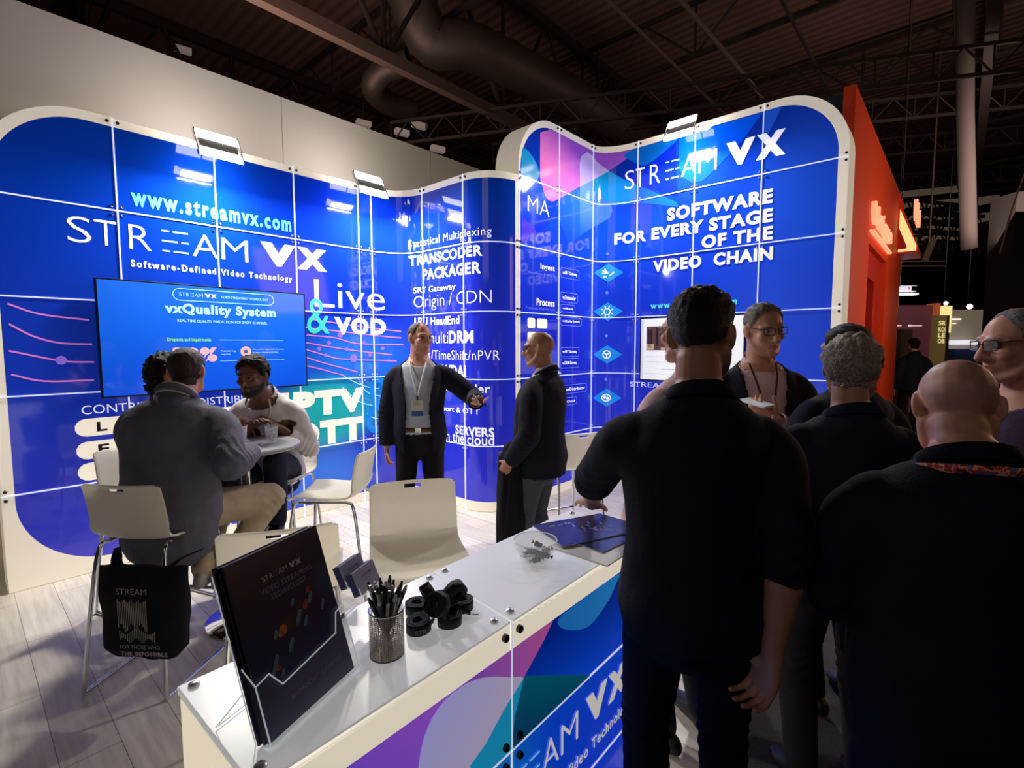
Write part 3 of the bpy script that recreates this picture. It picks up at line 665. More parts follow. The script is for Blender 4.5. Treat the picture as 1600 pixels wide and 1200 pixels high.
M_trussL = mat('pale_steelwork', (92,76,70), .6); M_hall = mat('dark_hall_wall', (30,28,28), .9)  # paler tone than the black steelwork
MB().box((8, 16, 9.3), (60, 62, .2)).build('ceiling', M_roof, smooth=False)['kind'] = 'structure'
MB().box((8, 46.8, 4.6), (60, .3, 9.2)).build('wall_back', M_hall, smooth=False)['kind'] = 'structure'
MB().box((37.8, 16, 4.6), (.3, 62, 9.2)).build('wall_right', M_hall, smooth=False)['kind'] = 'structure'
fl = bpy.data.objects['floor']; fl.data.clear_geometry(); mbf = MB().box((8, 16, -.053), (60, 62, .094)); fl.data.from_pydata(mbf.v, [], mbf.f)
def truss(p0, p1, z0, z1, n, rc, rw, name='ceiling_truss', light=False):
    mb = MB(); P = [np.array(p0) + (np.array(p1)-np.array(p0))*i/n for i in range(n+1)]
    def bar(a, b, r): mb.tube([a, b], r, 6)
    a, b = P[0], P[-1]; ang = math.atan2(b[1]-a[1], b[0]-a[0]); rot = Matrix.Rotation(ang, 3, 'Z'); c = (a+b)/2; L = float(np.linalg.norm(b-a))
    mb.box((c[0], c[1], z0), (L, rc*1.6, rc*2), rot, 1 if light else 0); mb.box((c[0], c[1], z1), (L, rc*1.6, rc*2), rot)
    for i in range(n):
        bar(V3(P[i], z0), V3(P[i], z1), rw)
        q = (P[i]+P[i+1])/2
        bar(V3(P[i], z0), V3(q, z1), rw); bar(V3(q, z1), V3(P[i+1], z0), rw)
    o = mb.build(name, [M_truss, M_trussL], smooth=False); o['kind'] = 'structure'
    return o
G = at_z(620, 100, 6.4)[:2]; 
for k, (off, zb) in enumerate(((0, 6.4), (7.5, 6.6), (-6.5, 6.6), (15, 6.6))):
    a = G + D2*off - D1*9; b = G + D2*off + D1*26
    truss(a, b, zb, 8.9, 12, .10, .045, light=(k == 0))
for k in range(7):
    c = G + D1*(-3 + 4.4*k)
    truss(c - D2*12, c + D2*20, 7.9, 9.0, 13, .05, .026)
for k in range(3):
    c = G + D2*(2.4+2.3*k)
    mb = MB().tube([V3(c - D1*9, 7.75), V3(c + D1*24, 7.75)], .035, 6); o = mb.build('ceiling_purlin', M_trussL if k == 0 else M_truss); o['kind'] = 'structure'
for k in range(4):      # low thin trusses crossing on the right
    c = at(1250+25*k, 150+50*k, 9+3*k); a = c[:2] - D2*7 - D1*3.5; b = c[:2] + D2*9 + D1*4.5
    truss(a, b, float(c[2]), float(c[2])+.45, 22, .03, .016)
M_duct = mat('spiral_duct_metal', (84,75,71), .55, .6, bump=(6,.2))
def duct(name, pts, r, label):
    P = catmull(pts, 10); rr = []
    for i in range(len(P)): rr.append(r*(1.03 if i % 2 else .985))
    o = MB().tube(P, rr, 20).build(name, M_duct); tag(o, label, 'duct', None); return o
dz = 7.35
duct('spiral_duct', [at_z(690, 70, dz) - np.array([.6,.6,-.9]), at_z(672, 62, dz), at_z(740, 75, dz), at_z(850, 130, dz), at_z(960, 190, dz), at_z(1010, 222, dz)], .42, 'big silver spiral ventilation duct with a bend, hung under the roof behind the near girder')
duct('spiral_duct', [at(640, 98, 10.5), at(600, 112, 10.6), at(583, 138, 10.8), at(605, 160, 11.4), at(640, 172, 12)], .24, 'short silver duct elbow hung below the near girder')
duct('spiral_duct', [at(890, 190, 14), at(925, 196, 14.2), at(962, 200, 14.6), at(990, 196, 15)], .33, 'dull silver duct hanging just above the dip of the right display wall')
tag(MB().tube([at(1046,-22,9), at(1200,162,12)], .045, 8).build('steel_pole', M_trussL), 'long pale pole slanting under the roof above the right display wall', 'pole')
M_strip = mat('pale_fabric_tube', (66,59,58), .85)
p0, p1, p2 = at(1508, -30, 9), at(1508, 180, 9.5), at(1514, 388, 10)
tag(MB().tube([p0, p1, p2], .13, 14).build('fabric_duct', M_strip), 'tall pale fabric tube hanging from the roof on the right', 'duct')
tag(MB().tube([at(1602, 268, 8), at(1580, 330, 8.2), at(1562, 396, 8.4)], .012, 6).build('rope', M_trussL), 'thin pale rope hanging at the right edge of the photo', 'rope')
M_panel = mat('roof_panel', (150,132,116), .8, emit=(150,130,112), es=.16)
for k, (x0, x1, y) in enumerate(((1420,1500,303), (1425,1512,322), (1428,1508,343), (1432,1504,362), (1440,1512,377), (1520,1562,318), (1525,1555,345))):
    a, b, c, d = at(x0, y+5, 20), at(x1, y-3, 20), at(x1, y-13, 20.4), at(x0, y-5, 20.4)
    mb = MB().add([a, b, c, d] + [np.array(q)+np.array([0,.5,.12]) for q in (a, b, c, d)], [(0,1,2,3), (4,7,6,5), (0,4,5,1), (1,5,6,2), (2,6,7,3), (3,7,4,0)])
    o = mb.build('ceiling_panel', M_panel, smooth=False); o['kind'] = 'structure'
for k in range(5):
    a, b = at(1405+10*k, 330+16*k, 17), at(1530+10*k, 296+17*k, 18); truss(a[:2], b[:2], float(a[2]), float(a[2])+.4, 6, .05, .03)
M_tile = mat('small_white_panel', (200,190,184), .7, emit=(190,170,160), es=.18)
for k, (x, y) in enumerate(((568,193), (655,196), (628,207), (684,233), (286,78))):
    c = at(x, y, 13); r = thing('ceiling_fitting', ['small pale fitting on the roof, just above the white partition edge', 'pale roof fitting, upper of the pair in the middle of the row', 'pale roof fitting, lower of the pair in the middle of the row', 'pale roof fitting nearest the right display wall', 'single pale roof fitting high above the left floodlight'][k], 'fitting', c, .6, 'pale fittings under the roof')
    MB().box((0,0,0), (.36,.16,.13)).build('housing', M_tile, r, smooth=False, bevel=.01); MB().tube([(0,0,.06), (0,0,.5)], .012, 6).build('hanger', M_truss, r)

# ------------------------------------------------------------------ orange stand next door
OQ = at(1338, 132, 4.9)[:2]; OH = 4.07
M_orange = mat('orange_paint', (214,62,16), .5, bump=(4,.05)); M_orange2 = mat('deep_orange', (178,36,12), .5); M_navy = mat('navy_panel', (14,22,44), .6)
og = thing('exhibition_stand', 'tall orange wall of the neighbouring stand with stepped doorway niches and glowing lettering', 'exhibition stand', V3(OQ, 0), PI/2-AZ)
# local x runs along the wall (away), local +y = towards its back
TH = .10
def slab(name, pl, y0, y1, m, par=og):
    # pl in (x, z); extruded along y
    n = len(pl); vs = [(p[0], y0, p[1]) for p in pl] + [(p[0], y1, p[1]) for p in pl]
    return MB().add(vs, [tuple(range(n))[::-1], tuple(range(n, 2*n))] + [(i, (i+1) % n, (i+1) % n+n, i+n) for i in range(n)]).build(name, m, par, smooth=False)
OL = 5.0
slab('wall_skin', [(0,0), (1.36,0), (1.36,2.80), (3.20,2.80), (3.20,0), (OL,0), (OL,OH), (0,OH)], 0, TH, M_orange)
slab('niche_step', [(1.36,0), (1.40,0), (1.40,2.47), (2.50,2.47), (2.50,0), (3.20,0), (3.20,2.80), (1.36,2.80)], .06, TH+.1, M_orange2)  # colour gets darker step by step into the niche
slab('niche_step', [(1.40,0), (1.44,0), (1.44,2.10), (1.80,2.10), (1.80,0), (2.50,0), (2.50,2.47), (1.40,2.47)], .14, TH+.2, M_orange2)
slab('niche_back', [(1.44,0), (1.80,0), (1.80,2.10), (1.44,2.10)], .24, TH+.3, mat('dark_red', (120,18,8), .5))
slab('rear_wall', [(0,0), (.12,0), (.12,OH-.06), (0,OH-.06)], TH, 3.2, M_navy)
slab('end_post', [(OL,0), (OL+.35,0), (OL+.35,OH), (OL,OH)], -.0, .35, M_orange)
M_neon = mat('salmon_neon', (255,140,110), .4, emit=(255,120,88), es=2.2)
PO = Path(lambda s: OQ + D1*s, 0, 6, [])
sg = lettering('sign_lettering', [('Unique', 1.40, 3.25, 2.98, 3.28, .02)], PO, .05, M_neon, og, 'glowing salmon letters')
md = sg.modifiers.new('deep', 'SOLIDIFY'); md.thickness = .05
tr = MB().add([(1.36,-.045,2.93), (3.30,-.045,2.93), (3.30,-.045,2.955), (1.36,-.045,2.955), (1.36,0,2.93), (3.30,0,2.93), (3.30,0,2.955), (1.36,0,2.955)], [(0,1,2,3), (4,7,6,5), (0,4,5,1), (1,5,6,2), (2,6,7,3), (3,7,4,0)]).build('sign_tube', M_neon, og)
# lit sign box sticking out past the far end
def wedge(y0, y1, x0, x1, z0, z1, zt): return [(x0,y0,z0), (x0,y1,z0), (x0,y1,z1), (x0,y0,zt), (x1,y0,z0), (x1,y1,z0), (x1,y1,z1), (x1,y0,zt)]
WF = [(0,1,2,3), (4,7,6,5), (0,4,5,1), (1,5,6,2), (2,6,7,3), (3,7,4,0)]
MB().add(wedge(0, -.27, OL-.5, OL+.35, 3.10, 3.18, 3.95), WF).build('sign_box', M_orange, og, smooth=False)
M_cream = mat('cream_light', (255,226,170), .4, emit=(255,200,130), es=1.0)
MB().add(wedge(-.02, -.25, OL-.512, OL-.502, 3.12, 3.20, 3.80), WF).build('sign_light', M_cream, og, smooth=False)
MB().add(wedge(-.02, -.13, OL-.52, OL-.513, 3.16, 3.20, 3.50), WF).build('sign_shade', M_orange2, og, smooth=False)
sg2 = lettering('sign_lettering', [('Uni', OL-.5, OL+.34, 3.62, 3.92, .03)], PO, .24, M_neon, og); sg2.modifiers.new('deep', 'SOLIDIFY').thickness = .05
for o in (sg, sg2):
    bpy.context.view_layer.update(); o.data.transform(og.matrix_world.inverted())

# ------------------------------------------------------------------ far stands down the aisle
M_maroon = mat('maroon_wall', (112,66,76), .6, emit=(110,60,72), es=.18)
def wall_px(name, x0, x1, y0, depth, m, label, cat, thick=.2):
    a, b = at(x0, 541, depth), at(x1, 541, depth); top = at((x0+x1)/2, y0, depth)[2]
    o = MB().box((0,0,top/2), (b[0]-a[0], thick, top)).build(name, m, None, smooth=False); o.location = ((a[0]+b[0])/2, depth, 0); tag(o, label, cat); return o
r = thing('stand_wall', 'maroon stand wall far down the aisle with small pale logos', 'exhibition stand', V3(at(1423,541,12), 0))
w = (at(1450,541,12)-at(1388,541,12))[0]; t = at(1420,477,12)[2]
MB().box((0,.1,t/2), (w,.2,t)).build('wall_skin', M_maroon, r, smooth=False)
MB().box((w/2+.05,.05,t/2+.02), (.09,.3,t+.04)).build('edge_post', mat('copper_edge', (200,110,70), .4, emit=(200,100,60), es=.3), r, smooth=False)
for x0, x1 in ((1398,1408), (1424,1440)):
    p = at(x0, 508, 12); q = at(x1, 510, 12); MB().box(((p[0]+q[0])/2 - r.location[0], -.005, (p[2]+q[2])/2), (q[0]-p[0], .01, .022)).build('logo_strip', flat('pale_logo', (230,200,200), .8), r, smooth=False)
MB().sphere((at(1421,509,12)[0]-r.location[0], -.01, at(1421,509,12)[2]), (.045,.012,.03)).build('logo_mark', MATS['pale_logo'], r)
wall_px('cabinet', 1393, 1410, 515, 10.5, mat('brown_cabinet', (82,66,54), .6), 'plain brown cabinet beside the orange wall, far down the aisle', 'cabinet', .5)
r = thing('sign_totem', 'yellow-green upright sign board with stacked lettering beside the maroon wall', 'sign', V3(at(1465,541,11), 0))
a, b = at(1457,541,11), at(1474,541,11); t = at(1465,493,11)[2]
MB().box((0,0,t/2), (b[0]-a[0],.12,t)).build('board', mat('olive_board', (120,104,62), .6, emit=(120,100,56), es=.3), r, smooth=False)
MB().box((b[0]-r.location[0]+.02,.0,t/2), (.03,.14,t)).build('edge_trim', mat('dark_brown', (50,36,26), .6), r, smooth=False)
PT = Path(lambda s: np.array([s, 11-.07]), 0, 99, [])
x0 = a[0]+.05; it = []
for k, (tx, y) in enumerate((('SR', 505), ('KOI', 515), ('LE', 524), ('OB', 533))): z = at(1465, y, 11)[2]; it.append((tx, x0, x0+.15, z-.05, z+.05, .03))
bpy.context.view_layer.update()
for i_ in it: lettering('board_lettering', [i_], PT, 0, flat('cream_sign_print', (236,220,150), .8), r).data.transform(r.matrix_world.inverted())
r = thing('slat_screen', 'screen of glowing yellow-white slats behind the sign board', 'screen', V3(at(1470,541,12.5), 0))
t0, t1 = at(1470,520,12.5)[2], at(1470,478,12.5)[2]
MB().box((0,.06,t1/2), (.46,.04,t1)).build('backing', mat('olive_back', (110,96,60), .7), r, smooth=False)
for k in range(9): MB().box((-.2+.05*k,0,(t0+t1)/2), (.02,.05,t1-t0)).build('slat', flat('glow_slat', (232,214,150), .75), r, smooth=False)
r = thing('stand_wall', 'pale grey stand far down the aisle with a lit white counter', 'exhibition stand', V3(at(1512,541,13), 0))
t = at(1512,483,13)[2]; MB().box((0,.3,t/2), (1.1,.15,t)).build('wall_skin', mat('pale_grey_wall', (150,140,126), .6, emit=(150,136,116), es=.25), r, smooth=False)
MB().box((-.1,0,at(1512,535,13)[2]), (.8,.5,.12)).build('counter_top', mat('lit_white', (240,240,245), .4, emit=(235,235,245), es=.9), r, smooth=False)
MB().box((-.1,.05,at(1512,545,13)[2]/2), (.7,.4,at(1512,545,13)[2])).build('counter_body', mat('blue_counter', (60,80,140), .5), r, smooth=False)
for y, x0, x1 in ((494,1486,1495), (498,1486,1512), (505,1488,1504)):
    p, q = at(x0, y, 13), at(x1, y, 13); MB().box(((p[0]+q[0])/2-r.location[0],.2,p[2]), (q[0]-p[0],.04,.03 if y != 505 else .012)).build('shelf_light', flat('shelf_glow', (255,250,235), 1.2), r, smooth=False)
def bulb(px, py, depth, rad, label, es):
    o = thing('spotlight', label, 'lamp', at(px, py, depth)); MB().sphere((0,0,0), rad).build('lens', mat('spot_glow%d' % es, (255,244,220), .4, emit=(255,240,210), es=es), o)
    MB().tube([(0,.02,.0), (0,.08,.06)], [rad*.9, rad*.6], 10).build('housing', M_black, o); MB().tube([(0,.06,.05), (0,.06,9.2-o.location[2])], .008, 6).build('stem', M_black, o)
bulb(1478, 474, 12, .045, 'small bright spotlight above the slat screen', 6); bulb(1515, 479, 12.5, .06, 'warm glaring spotlight above the pale grey stand', 12)
r = thing('hanging_sign', 'lit white hanging sign with pink arrows beyond the orange wall', 'sign', at(1410,456,10)); w = 37*10/782
MB().box((0,0,.06), (w,.1,.11)).build('sign_face', mat('lit_sign', (235,240,250), .4, emit=(225,235,250), es=.7), r, smooth=False)
MB().box((0,-.02,-.05), (w*1.02,.16,.035)).build('light_strip', mat('lit_strip', (250,252,255), .4, emit=(250,252,255), es=1.6), r, smooth=False)
for k in range(2):
    x = .05+.07*k; MB().add([(x,-.056,.03), (x+.03,-.056,.03), (x+.06,-.056,.06), (x+.03,-.056,.09), (x,-.056,.09), (x+.03,-.056,.06)], [(0,1,2,5), (5,2,3,4)]).build('arrow', flat('pink_arrow', (235,90,110), .9), r, smooth=False)
MB().box((.19,-.055,.06), (.10,.01,.09)).build('end_panel', M_black, r, smooth=False); MB().tube([(-.15,0,.11), (-.15,0,9.2-r.location[2])], .006, 6).build('cable', M_black, r)
r = thing('pendant_lamp', 'small red lamp shade peeking past the orange wall', 'lamp', at(1397,472,9.5))
MB().tube([(0,0,-.10), (0,0,.10), (0,0,.12)], [.07,.07,.02], 14).build('lamp_shade', mat('red_shade', (230,70,50), .5, emit=(235,70,50), es=.8), r); MB().tube([(0,0,.12), (0,0,9.2-r.location[2])], .005, 6).build('cord', M_black, r)
r = thing('hanging_poster', 'beige poster board hanging past the far end of the orange wall', 'poster', at(1403,425,9))
MB().box((0,0,0), (.16,.03,.5), Matrix.Rotation(.5, 3, 'Z')).build('board', mat('beige_board', (170,150,118), .7), r, smooth=False); MB().box((.01,-.03,-.02), (.03,.02,.1), Matrix.Rotation(.5, 3, 'Z')).build('dark_mark', M_black, r, smooth=False); MB().tube([(0,0,.25), (0,0,9.2-r.location[2])], .006, 6).build('cable', M_trussL, r)
r = thing('lighting_track', 'pair of pale rails hanging over the aisle beyond the orange sign', 'track', at(1438,412,13))
for z in (-.06, .06): MB().box((0,0,z), (1.25,.04,.03)).build('rail', M_trussL, r, smooth=False)
MB().tube([(.2,0,.05), (.2,0,9.2-r.location[2])], .02, 6).build('hanger', M_trussL, r); MB().box((.2,0,.35), (.14,.06,.6), Matrix.Rotation(.35, 3, 'Y')).build('bracket', M_trussL, r, smooth=False)
tag(MB().box((0,0,0), (.22,.06,.1)).build('exit_lamp', mat('red_sign', (250,70,50), .5, emit=(250,70,50), es=1.5)), 'small glowing red sign at the right edge of the photo', 'sign').location = at(1590,487,9)
tag(MB().box((0,0,2.2), (.5,.5,4.4)).build('pillar', M_hall, smooth=False), 'dark square pillar under the red sign at the right edge', 'pillar').location = V3(at(1572,541,9.6), 0)
# ------------------------------------------------------------------ people
def skin_mat():
    m = bpy.data.materials.new('skin'); m.use_nodes = True; nt = m.node_tree; b = nt.nodes['Principled BSDF']
    a = nt.nodes.new('ShaderNodeAttribute'); a.attribute_name = 'tint'; nt.links.new(a.outputs['Color'], b.inputs['Base Color'])
    b.inputs['Roughness'].default_value = .5; b.inputs['Specular IOR Level'].default_value = .4
    b.inputs['Subsurface Weight'].default_value = .08; b.inputs['Subsurface Radius'].default_value = (.01,.004,.002); b.inputs['Subsurface Scale'].default_value = .5
    return m
M_skin = skin_mat()
def cloth(name, rgb, rough=.85, weave=180, st=.15): return mat(name, rgb, rough, bump=(weave, st), spec=.25, noisecol=(14, .12))
NV = lambda p: np.array(p, float)
def unit(v): v = NV(v); return v/(np.linalg.norm(v)+1e-12)
class Shell:
    """closed lofts gathered for one continuous surface"""
    def __init__(s): s.mb = MB()
    def loft(s, rings, n=20):      # rings: (centre, half-axis A, half-axis B)
        c0, c1 = NV(rings[0][0]), NV(rings[-1][0]); R = []
        def capr(c, A, B, d): return [(c + d*k*.9, NV(A)*q, NV(B)*q) for k, q in ((1,.25), (.86,.55), (.5,.86))]
        d0 = unit(NV(rings[0][0])-NV(rings[1][0]))*min(np.linalg.norm(rings[0][1]), np.linalg.norm(rings[0][2])); d1 = unit(NV(rings[-1][0])-NV(rings[-2][0]))*min(np.linalg.norm(rings[-1][1]), np.linalg.norm(rings[-1][2]))
        R = capr(c0, rings[0][1], rings[0][2], d0) + [tuple(NV(q) for q in r) for r in rings] + capr(c1, rings[-1][1], rings[-1][2], d1)[::-1]
        vs = []; w = np.linspace(0, 2*PI, n, endpoint=False)
        for c, A, B in R: vs += [c + A*math.cos(t) + B*math.sin(t) for t in w]
        k = len(R); fs = [(i*n+j, i*n+(j+1) % n, (i+1)*n+(j+1) % n, (i+1)*n+j) for i in range(k-1) for j in range(n)] + [tuple(range(n))[::-1], tuple((k-1)*n+j for j in range(n))]
        s.mb.add(vs, fs)
    def limb(s, pts, rad, side=(1,0,0), n=14, flat=1.0, res=4):
        """tapered tube; rad list per point, flat = depth/width"""
        k = len(pts); t = np.linspace(0, k-1, (k-1)*res+1); P = catmull(pts, res); rr = np.interp(t, range(k), rad); rings = []; a = unit(side)
        for i in range(len(P)):
            tg = unit(P[min(i+1, len(P)-1)] - P[max(i-1, 0)]); a = unit(a - tg*np.dot(a, tg)); b = np.cross(tg, a); rings.append((P[i], a*rr[i], b*rr[i]*flat))
        s.loft(rings, n)
    def ball(s, c, r, rot=None, n=18): s.mb.sphere(c, r, n, 12, rot=rot)
    def remesh(s, voxel, smooth=3, sf=.5):
        me = bpy.data.meshes.new('r'); me.from_pydata(s.mb.v, [], s.mb.f); o = bpy.data.objects.new('r', me); COL.objects.link(o)
        m = o.modifiers.new('r', 'REMESH'); m.mode = 'VOXEL'; m.voxel_size = voxel; m.adaptivity = 0
        if smooth: m2 = o.modifiers.new('s', 'SMOOTH'); m2.factor = sf; m2.iterations = smooth
        dg = bpy.context.evaluated_depsgraph_get(); out = bpy.data.meshes.new_from_object(o.evaluated_get(dg)); bpy.data.objects.remove(o); bpy.data.meshes.remove(me)
        return out
def coords(me):
    a = np.empty(len(me.vertices)*3); me.vertices.foreach_get('co', a); return a.reshape(-1,3)
def normals(me):
    a = np.empty(len(me.vertices)*3); me.vertex_normals.foreach_get('vector', a); return a.reshape(-1,3)
def setco(me, a): me.vertices.foreach_set('co', a.ravel()); me.update()
def finish(name, me, m, parent, keep=None):
    """link mesh; keep = bool mask of verts to keep"""
    if keep is not None:
        bm = bmesh.new(); bm.from_mesh(me); bm.verts.ensure_lookup_table(); bmesh.ops.delete(bm, geom=[bm.verts[i] for i in np.where(~keep)[0]], context='VERTS'); bm.to_mesh(me); bm.free()
    me.name = name; me.materials.clear(); me.materials.append(m); me.polygons.foreach_set('use_smooth', [True]*len(me.polygons))
    o = bpy.data.objects.new(name, me); COL.objects.link(o); o.parent = parent; return o
def ik(a, b, l1, l2, pole):
    a, b = NV(a), NV(b); d = b-a; L = np.linalg.norm(d); L = min(L, (l1+l2)*.995); u = unit(d); b = a+u*L
    x = (l1*l1-l2*l2+L*L)/(2*L); h = math.sqrt(max(l1*l1-x*x, 0)); p = NV(pole); p = unit(p-u*np.dot(p, u)); return a+u*x+p*h, b
SKIN = {'light': (196,148,122), 'pink': (205,150,128), 'tan': (176,128,100), 'brown': (104,70,52)}

def person(label, loc, face, H=1.78, build=1.0, belly=0, pelvis=None, lean=0, curve=0, head=(0,0,0), wrist=None, pole=None, ankle=None, kpole=None, hand=None,
           skin='light', hair=None, glasses=None, eyes=False, top=None, under=None, legs=(30,32,44), shoes=(20,20,24), voxel=.007, group=None, stubble=0, waist_twist=0, cat='person', world=True, head_shift=(0,0)):
    k = H/1.78; yaw = math.atan2(-face[0], face[1]); root = thing('person', label, cat, (loc[0], loc[1], 0), yaw, group)
    cy, sy = math.cos(-yaw), math.sin(-yaw)
    def W(p): p = NV(p); q = p - NV((loc[0], loc[1], 0)); return NV((q[0]*cy - q[1]*sy, q[0]*sy + q[1]*cy, q[2]))
    zp0 = .95*k; dz = (pelvis - zp0) if pelvis else 0; zp = zp0+dz
    def T(p):      # straight torso coordinates -> leaned
        x, y, z = p[0], p[1], p[2]*k; s = z-zp0
        if s <= 0: return NV((x, y, z+dz))
        n = 8; a = math.radians(lean); yy = 0; zz = 0; ds = s/n
        for i in range(n):
            ang = a + math.radians(curve)*(i+.5)*ds/(.55*k); yy += math.sin(ang)*ds; zz += math.cos(ang)*ds
        ang = a + math.radians(curve)*s/(.55*k)
        return NV((x, yy + y*math.cos(ang), zp + zz - y*math.sin(ang)))
    def ring(z, a, b, yo, infl=0, bs=1.0):
        c = T((0, yo, z)); A = T((1e-2, yo, z))-c; Bv = T((0, yo+1e-2, z))-c
        return (c, unit(A)*(a*build*k*bs+infl), unit(Bv)*(b*build*k*bs+infl))
    bf = belly
    TOR = [(.84,.150,.108,-.005), (.92,.172,.122,-.008), (1.0,.166,.118+bf*.5,bf*.4), (1.10,.155,.110+bf,bf*.8), (1.20,.163,.114+bf*.7,bf*.6), (1.31,.178,.122+bf*.2,.0), (1.385,.170,.108,-.012), (1.44,.138,.088,-.018), (1.475,.104,.074,-.022), (1.51,.068,.062,-.024)]
    sh = {}; el = {}; wr = {}; hp = {}; kn = {}; an = {}
    wrist = wrist or {}; pole = pole or {}; ankle = ankle or {}; kpole = kpole or {}; hand = hand or {}
    sw = .176*build*k
    for sd, sg in (('R', 1), ('L', -1)):
        sh[sd] = T((sg*sw, -.015, 1.392)); w = wrist.get(sd)
        w = sh[sd] + NV((sg*.07, .05, -.53*k)) if w is None else (W(w) if world else NV(w))
        el[sd], wr[sd] = ik(sh[sd], w, .298*k, .262*k, pole.get(sd, (sg*.5, -1, -.1)))
        hp[sd] = NV((sg*.088*k*build**.5, 0, zp-.02*k)); a = ankle.get(sd); a = NV((sg*.11*k, -.015, .085*k)) if a is None else (W(a) if world else NV(a))
        kn[sd], an[sd] = ik(hp[sd], a, .435*k, .43*k, kpole.get(sd, (sg*.12, 1, 0)))
    # ---- head frame
    hy, hpi, hr = [math.radians(q) for q in head]; hc = T((head_shift[0], .012+head_shift[1], 1.665+(head_shift[2] if len(head_shift) > 2 else 0)))
    Rm = Matrix.Rotation(-hy, 3, 'Z') @ Matrix.Rotation(-hpi, 3, 'X') @ Matrix.Rotation(hr, 3, 'Y'); RH = np.array(Rm)
    piv = NV((0,-.02,-.09))*k; hc = hc + NV((0,-.02*k,-.09*k)) - RH @ piv
    HW = lambda p: hc + RH @ (NV(p)*k)
    # ---- continuous body
    S = Shell(); S.loft([ring(*t) for t in TOR], 28)
    S.limb([T((0,-.022,1.43)), (T((0,-.015,1.50))+HW((0,-.03,-.10)))/2, HW((0,-.025,-.06))], [.072*k, .060*k, .058*k], n=18)
    for p, r in (((0,-.012,.028), (.077,.098,.086)), ((0,.022,-.03), (.063,.070,.088)), ((0,.066,-.102), (.030,.027,.024)), ((0,.0,-.05), (.066,.07,.06))): S.ball(HW(p), NV(r)*k, Rm)
    for sg in (1,-1):
        S.limb([HW((sg*.060,-.006,-.045)), HW((sg*.050,.030,-.085)), HW((sg*.022,.062,-.104))], [.020*k, .019*k, .018*k])
        S.ball(HW((sg*.040,.062,-.022)), NV((.026,.024,.022))*k, Rm); S.ball(HW((sg*.0125,.098,-.036)), .0095*k)
        S.limb([HW((sg*.010,.089,.024)), HW((sg*.032,.083,.027)), HW((sg*.054,.062,.020))], [.011*k, .012*k, .010*k])
        er = Rm @ Matrix.Rotation(sg*.35, 3, 'Z') @ Matrix.Rotation(.15, 3, 'X')
        S.ball(HW((sg*.080,-.014,-.004)), NV((.0095,.020,.033))*k, er); S.ball(HW((sg*.077,-.006,-.022)), NV((.009,.012,.014))*k, er)
    S.limb([HW((0,.090,.018)), HW((0,.101,-.008)), HW((0,.113,-.032))], [.0105*k, .0105*k, .0135*k]); S.ball(HW((0,.108,-.036)), .0125*k)
    S.limb([HW((-.022,.078,-.064)), HW((0,.091,-.061)), HW((.022,.078,-.064))], [.006*k, .009*k, .006*k]); S.limb([HW((-.019,.078,-.075)), HW((0,.089,-.077)), HW((.019,.078,-.075))], [.006*k, .009*k, .006*k])
    for sd, sg in (('R', 1), ('L', -1)):
        S.limb([sh[sd]*.85+T((0,-.015,1.40))*.15, sh[sd]*.8+el[sd]*.2, (sh[sd]+el[sd])/2, el[sd]], [.050*k*build**.5, .053*k*build**.5, .046*k*build**.5, .041*k], n=16)
        S.limb([el[sd], el[sd]*.7+wr[sd]*.3, el[sd]*.3+wr[sd]*.7, wr[sd]], [.041*k, .044*k*build**.3, .034*k, .0275*k], n=16)
        S.limb([hp[sd], hp[sd]*.6+kn[sd]*.4, kn[sd]], [.088*k*build**.5, .078*k*build**.5, .056*k], n=16); S.limb([kn[sd], kn[sd]*.65+an[sd]*.35, an[sd]], [.055*k, .057*k, .038*k], n=16)
        fd = unit(NV((sg*.18, 1, 0))); S.limb([an[sd]+NV((0,0,-.0)), an[sd]-fd*.03+NV((0,0,-.045))*k, an[sd]+fd*.06*k+NV((0,0,-.05))*k, an[sd]+fd*.16*k+NV((0,0,-.062))*k], [.036*k, .036*k, .036*k, .026*k], n=12)
        # hand
        hd = hand.get(sd, {}); d = unit(hd['d'] if 'd' in hd else wr[sd]-el[sd]); n = NV(hd.get('n', (-sg, 0, 0))); n = unit(n - d*np.dot(n, d)); t = np.cross(d, n)*sg; c = hd.get('curl', .35); q = k*hd.get('s', 1.0)
        S.loft([(wr[sd]-d*.01, t*.027*q, n*.020*q), (wr[sd]+d*.03*q, t*.035*q, n*.019*q), (wr[sd]+d*.065*q, t*.041*q, n*.016*q), (wr[sd]+d*.095*q, t*.040*q, n*.012*q)], 16)
        S.ball(wr[sd]+d*.042*q+t*.026*q+n*.008*q, .018*q)
        def fing(base, d0, L, r, ang):
            P = [base]; a = 0; dd = unit(d0)
            for l, da in zip((.45,.31,.24), ang):
                a += math.radians(da); v = dd*math.cos(a) + n*math.sin(a); P.append(P[-1] + v*L*l)
            pts = [P[0]] + [x for i in range(1, 4) for x in ((P[i-1]*.3+P[i]*.7), P[i])] if False else P
            for i in range(3): S.limb([pts[i], (pts[i]+pts[i+1])/2, pts[i+1]], [r*(1-.08*i), r*(.95-.08*i), r*(.93-.08*i)], n=10, res=2)
        for o_, L, sp in ((.030,.074,.10), (.0105,.082,.02), (-.0095,.077,-.05), (-.0285,.060,-.14)):
            fing(wr[sd]+d*.092*q+t*o_*q-n*.001, d+t*sp, L*q, .0088*q, (38*c+4, 62*c+6, 45*c+4))
        tb = wr[sd]+d*.03*q+t*.030*q+n*.006*q; td = unit(d*.75+t*.62+n*.25)
        tj = tb+td*.040*q; td2 = unit(td+n*.5*c+d*.35); tk = tj+td2*.030*q; td3 = unit(td2+n*.5*c); S.limb([tb, tj, tk, tk+td3*.022*q], [.013*q, .0105*q, .0095*q, .008*q], n=10, res=2)
    me = S.remesh(voxel, 2, .45); P = coords(me); N = normals(me)
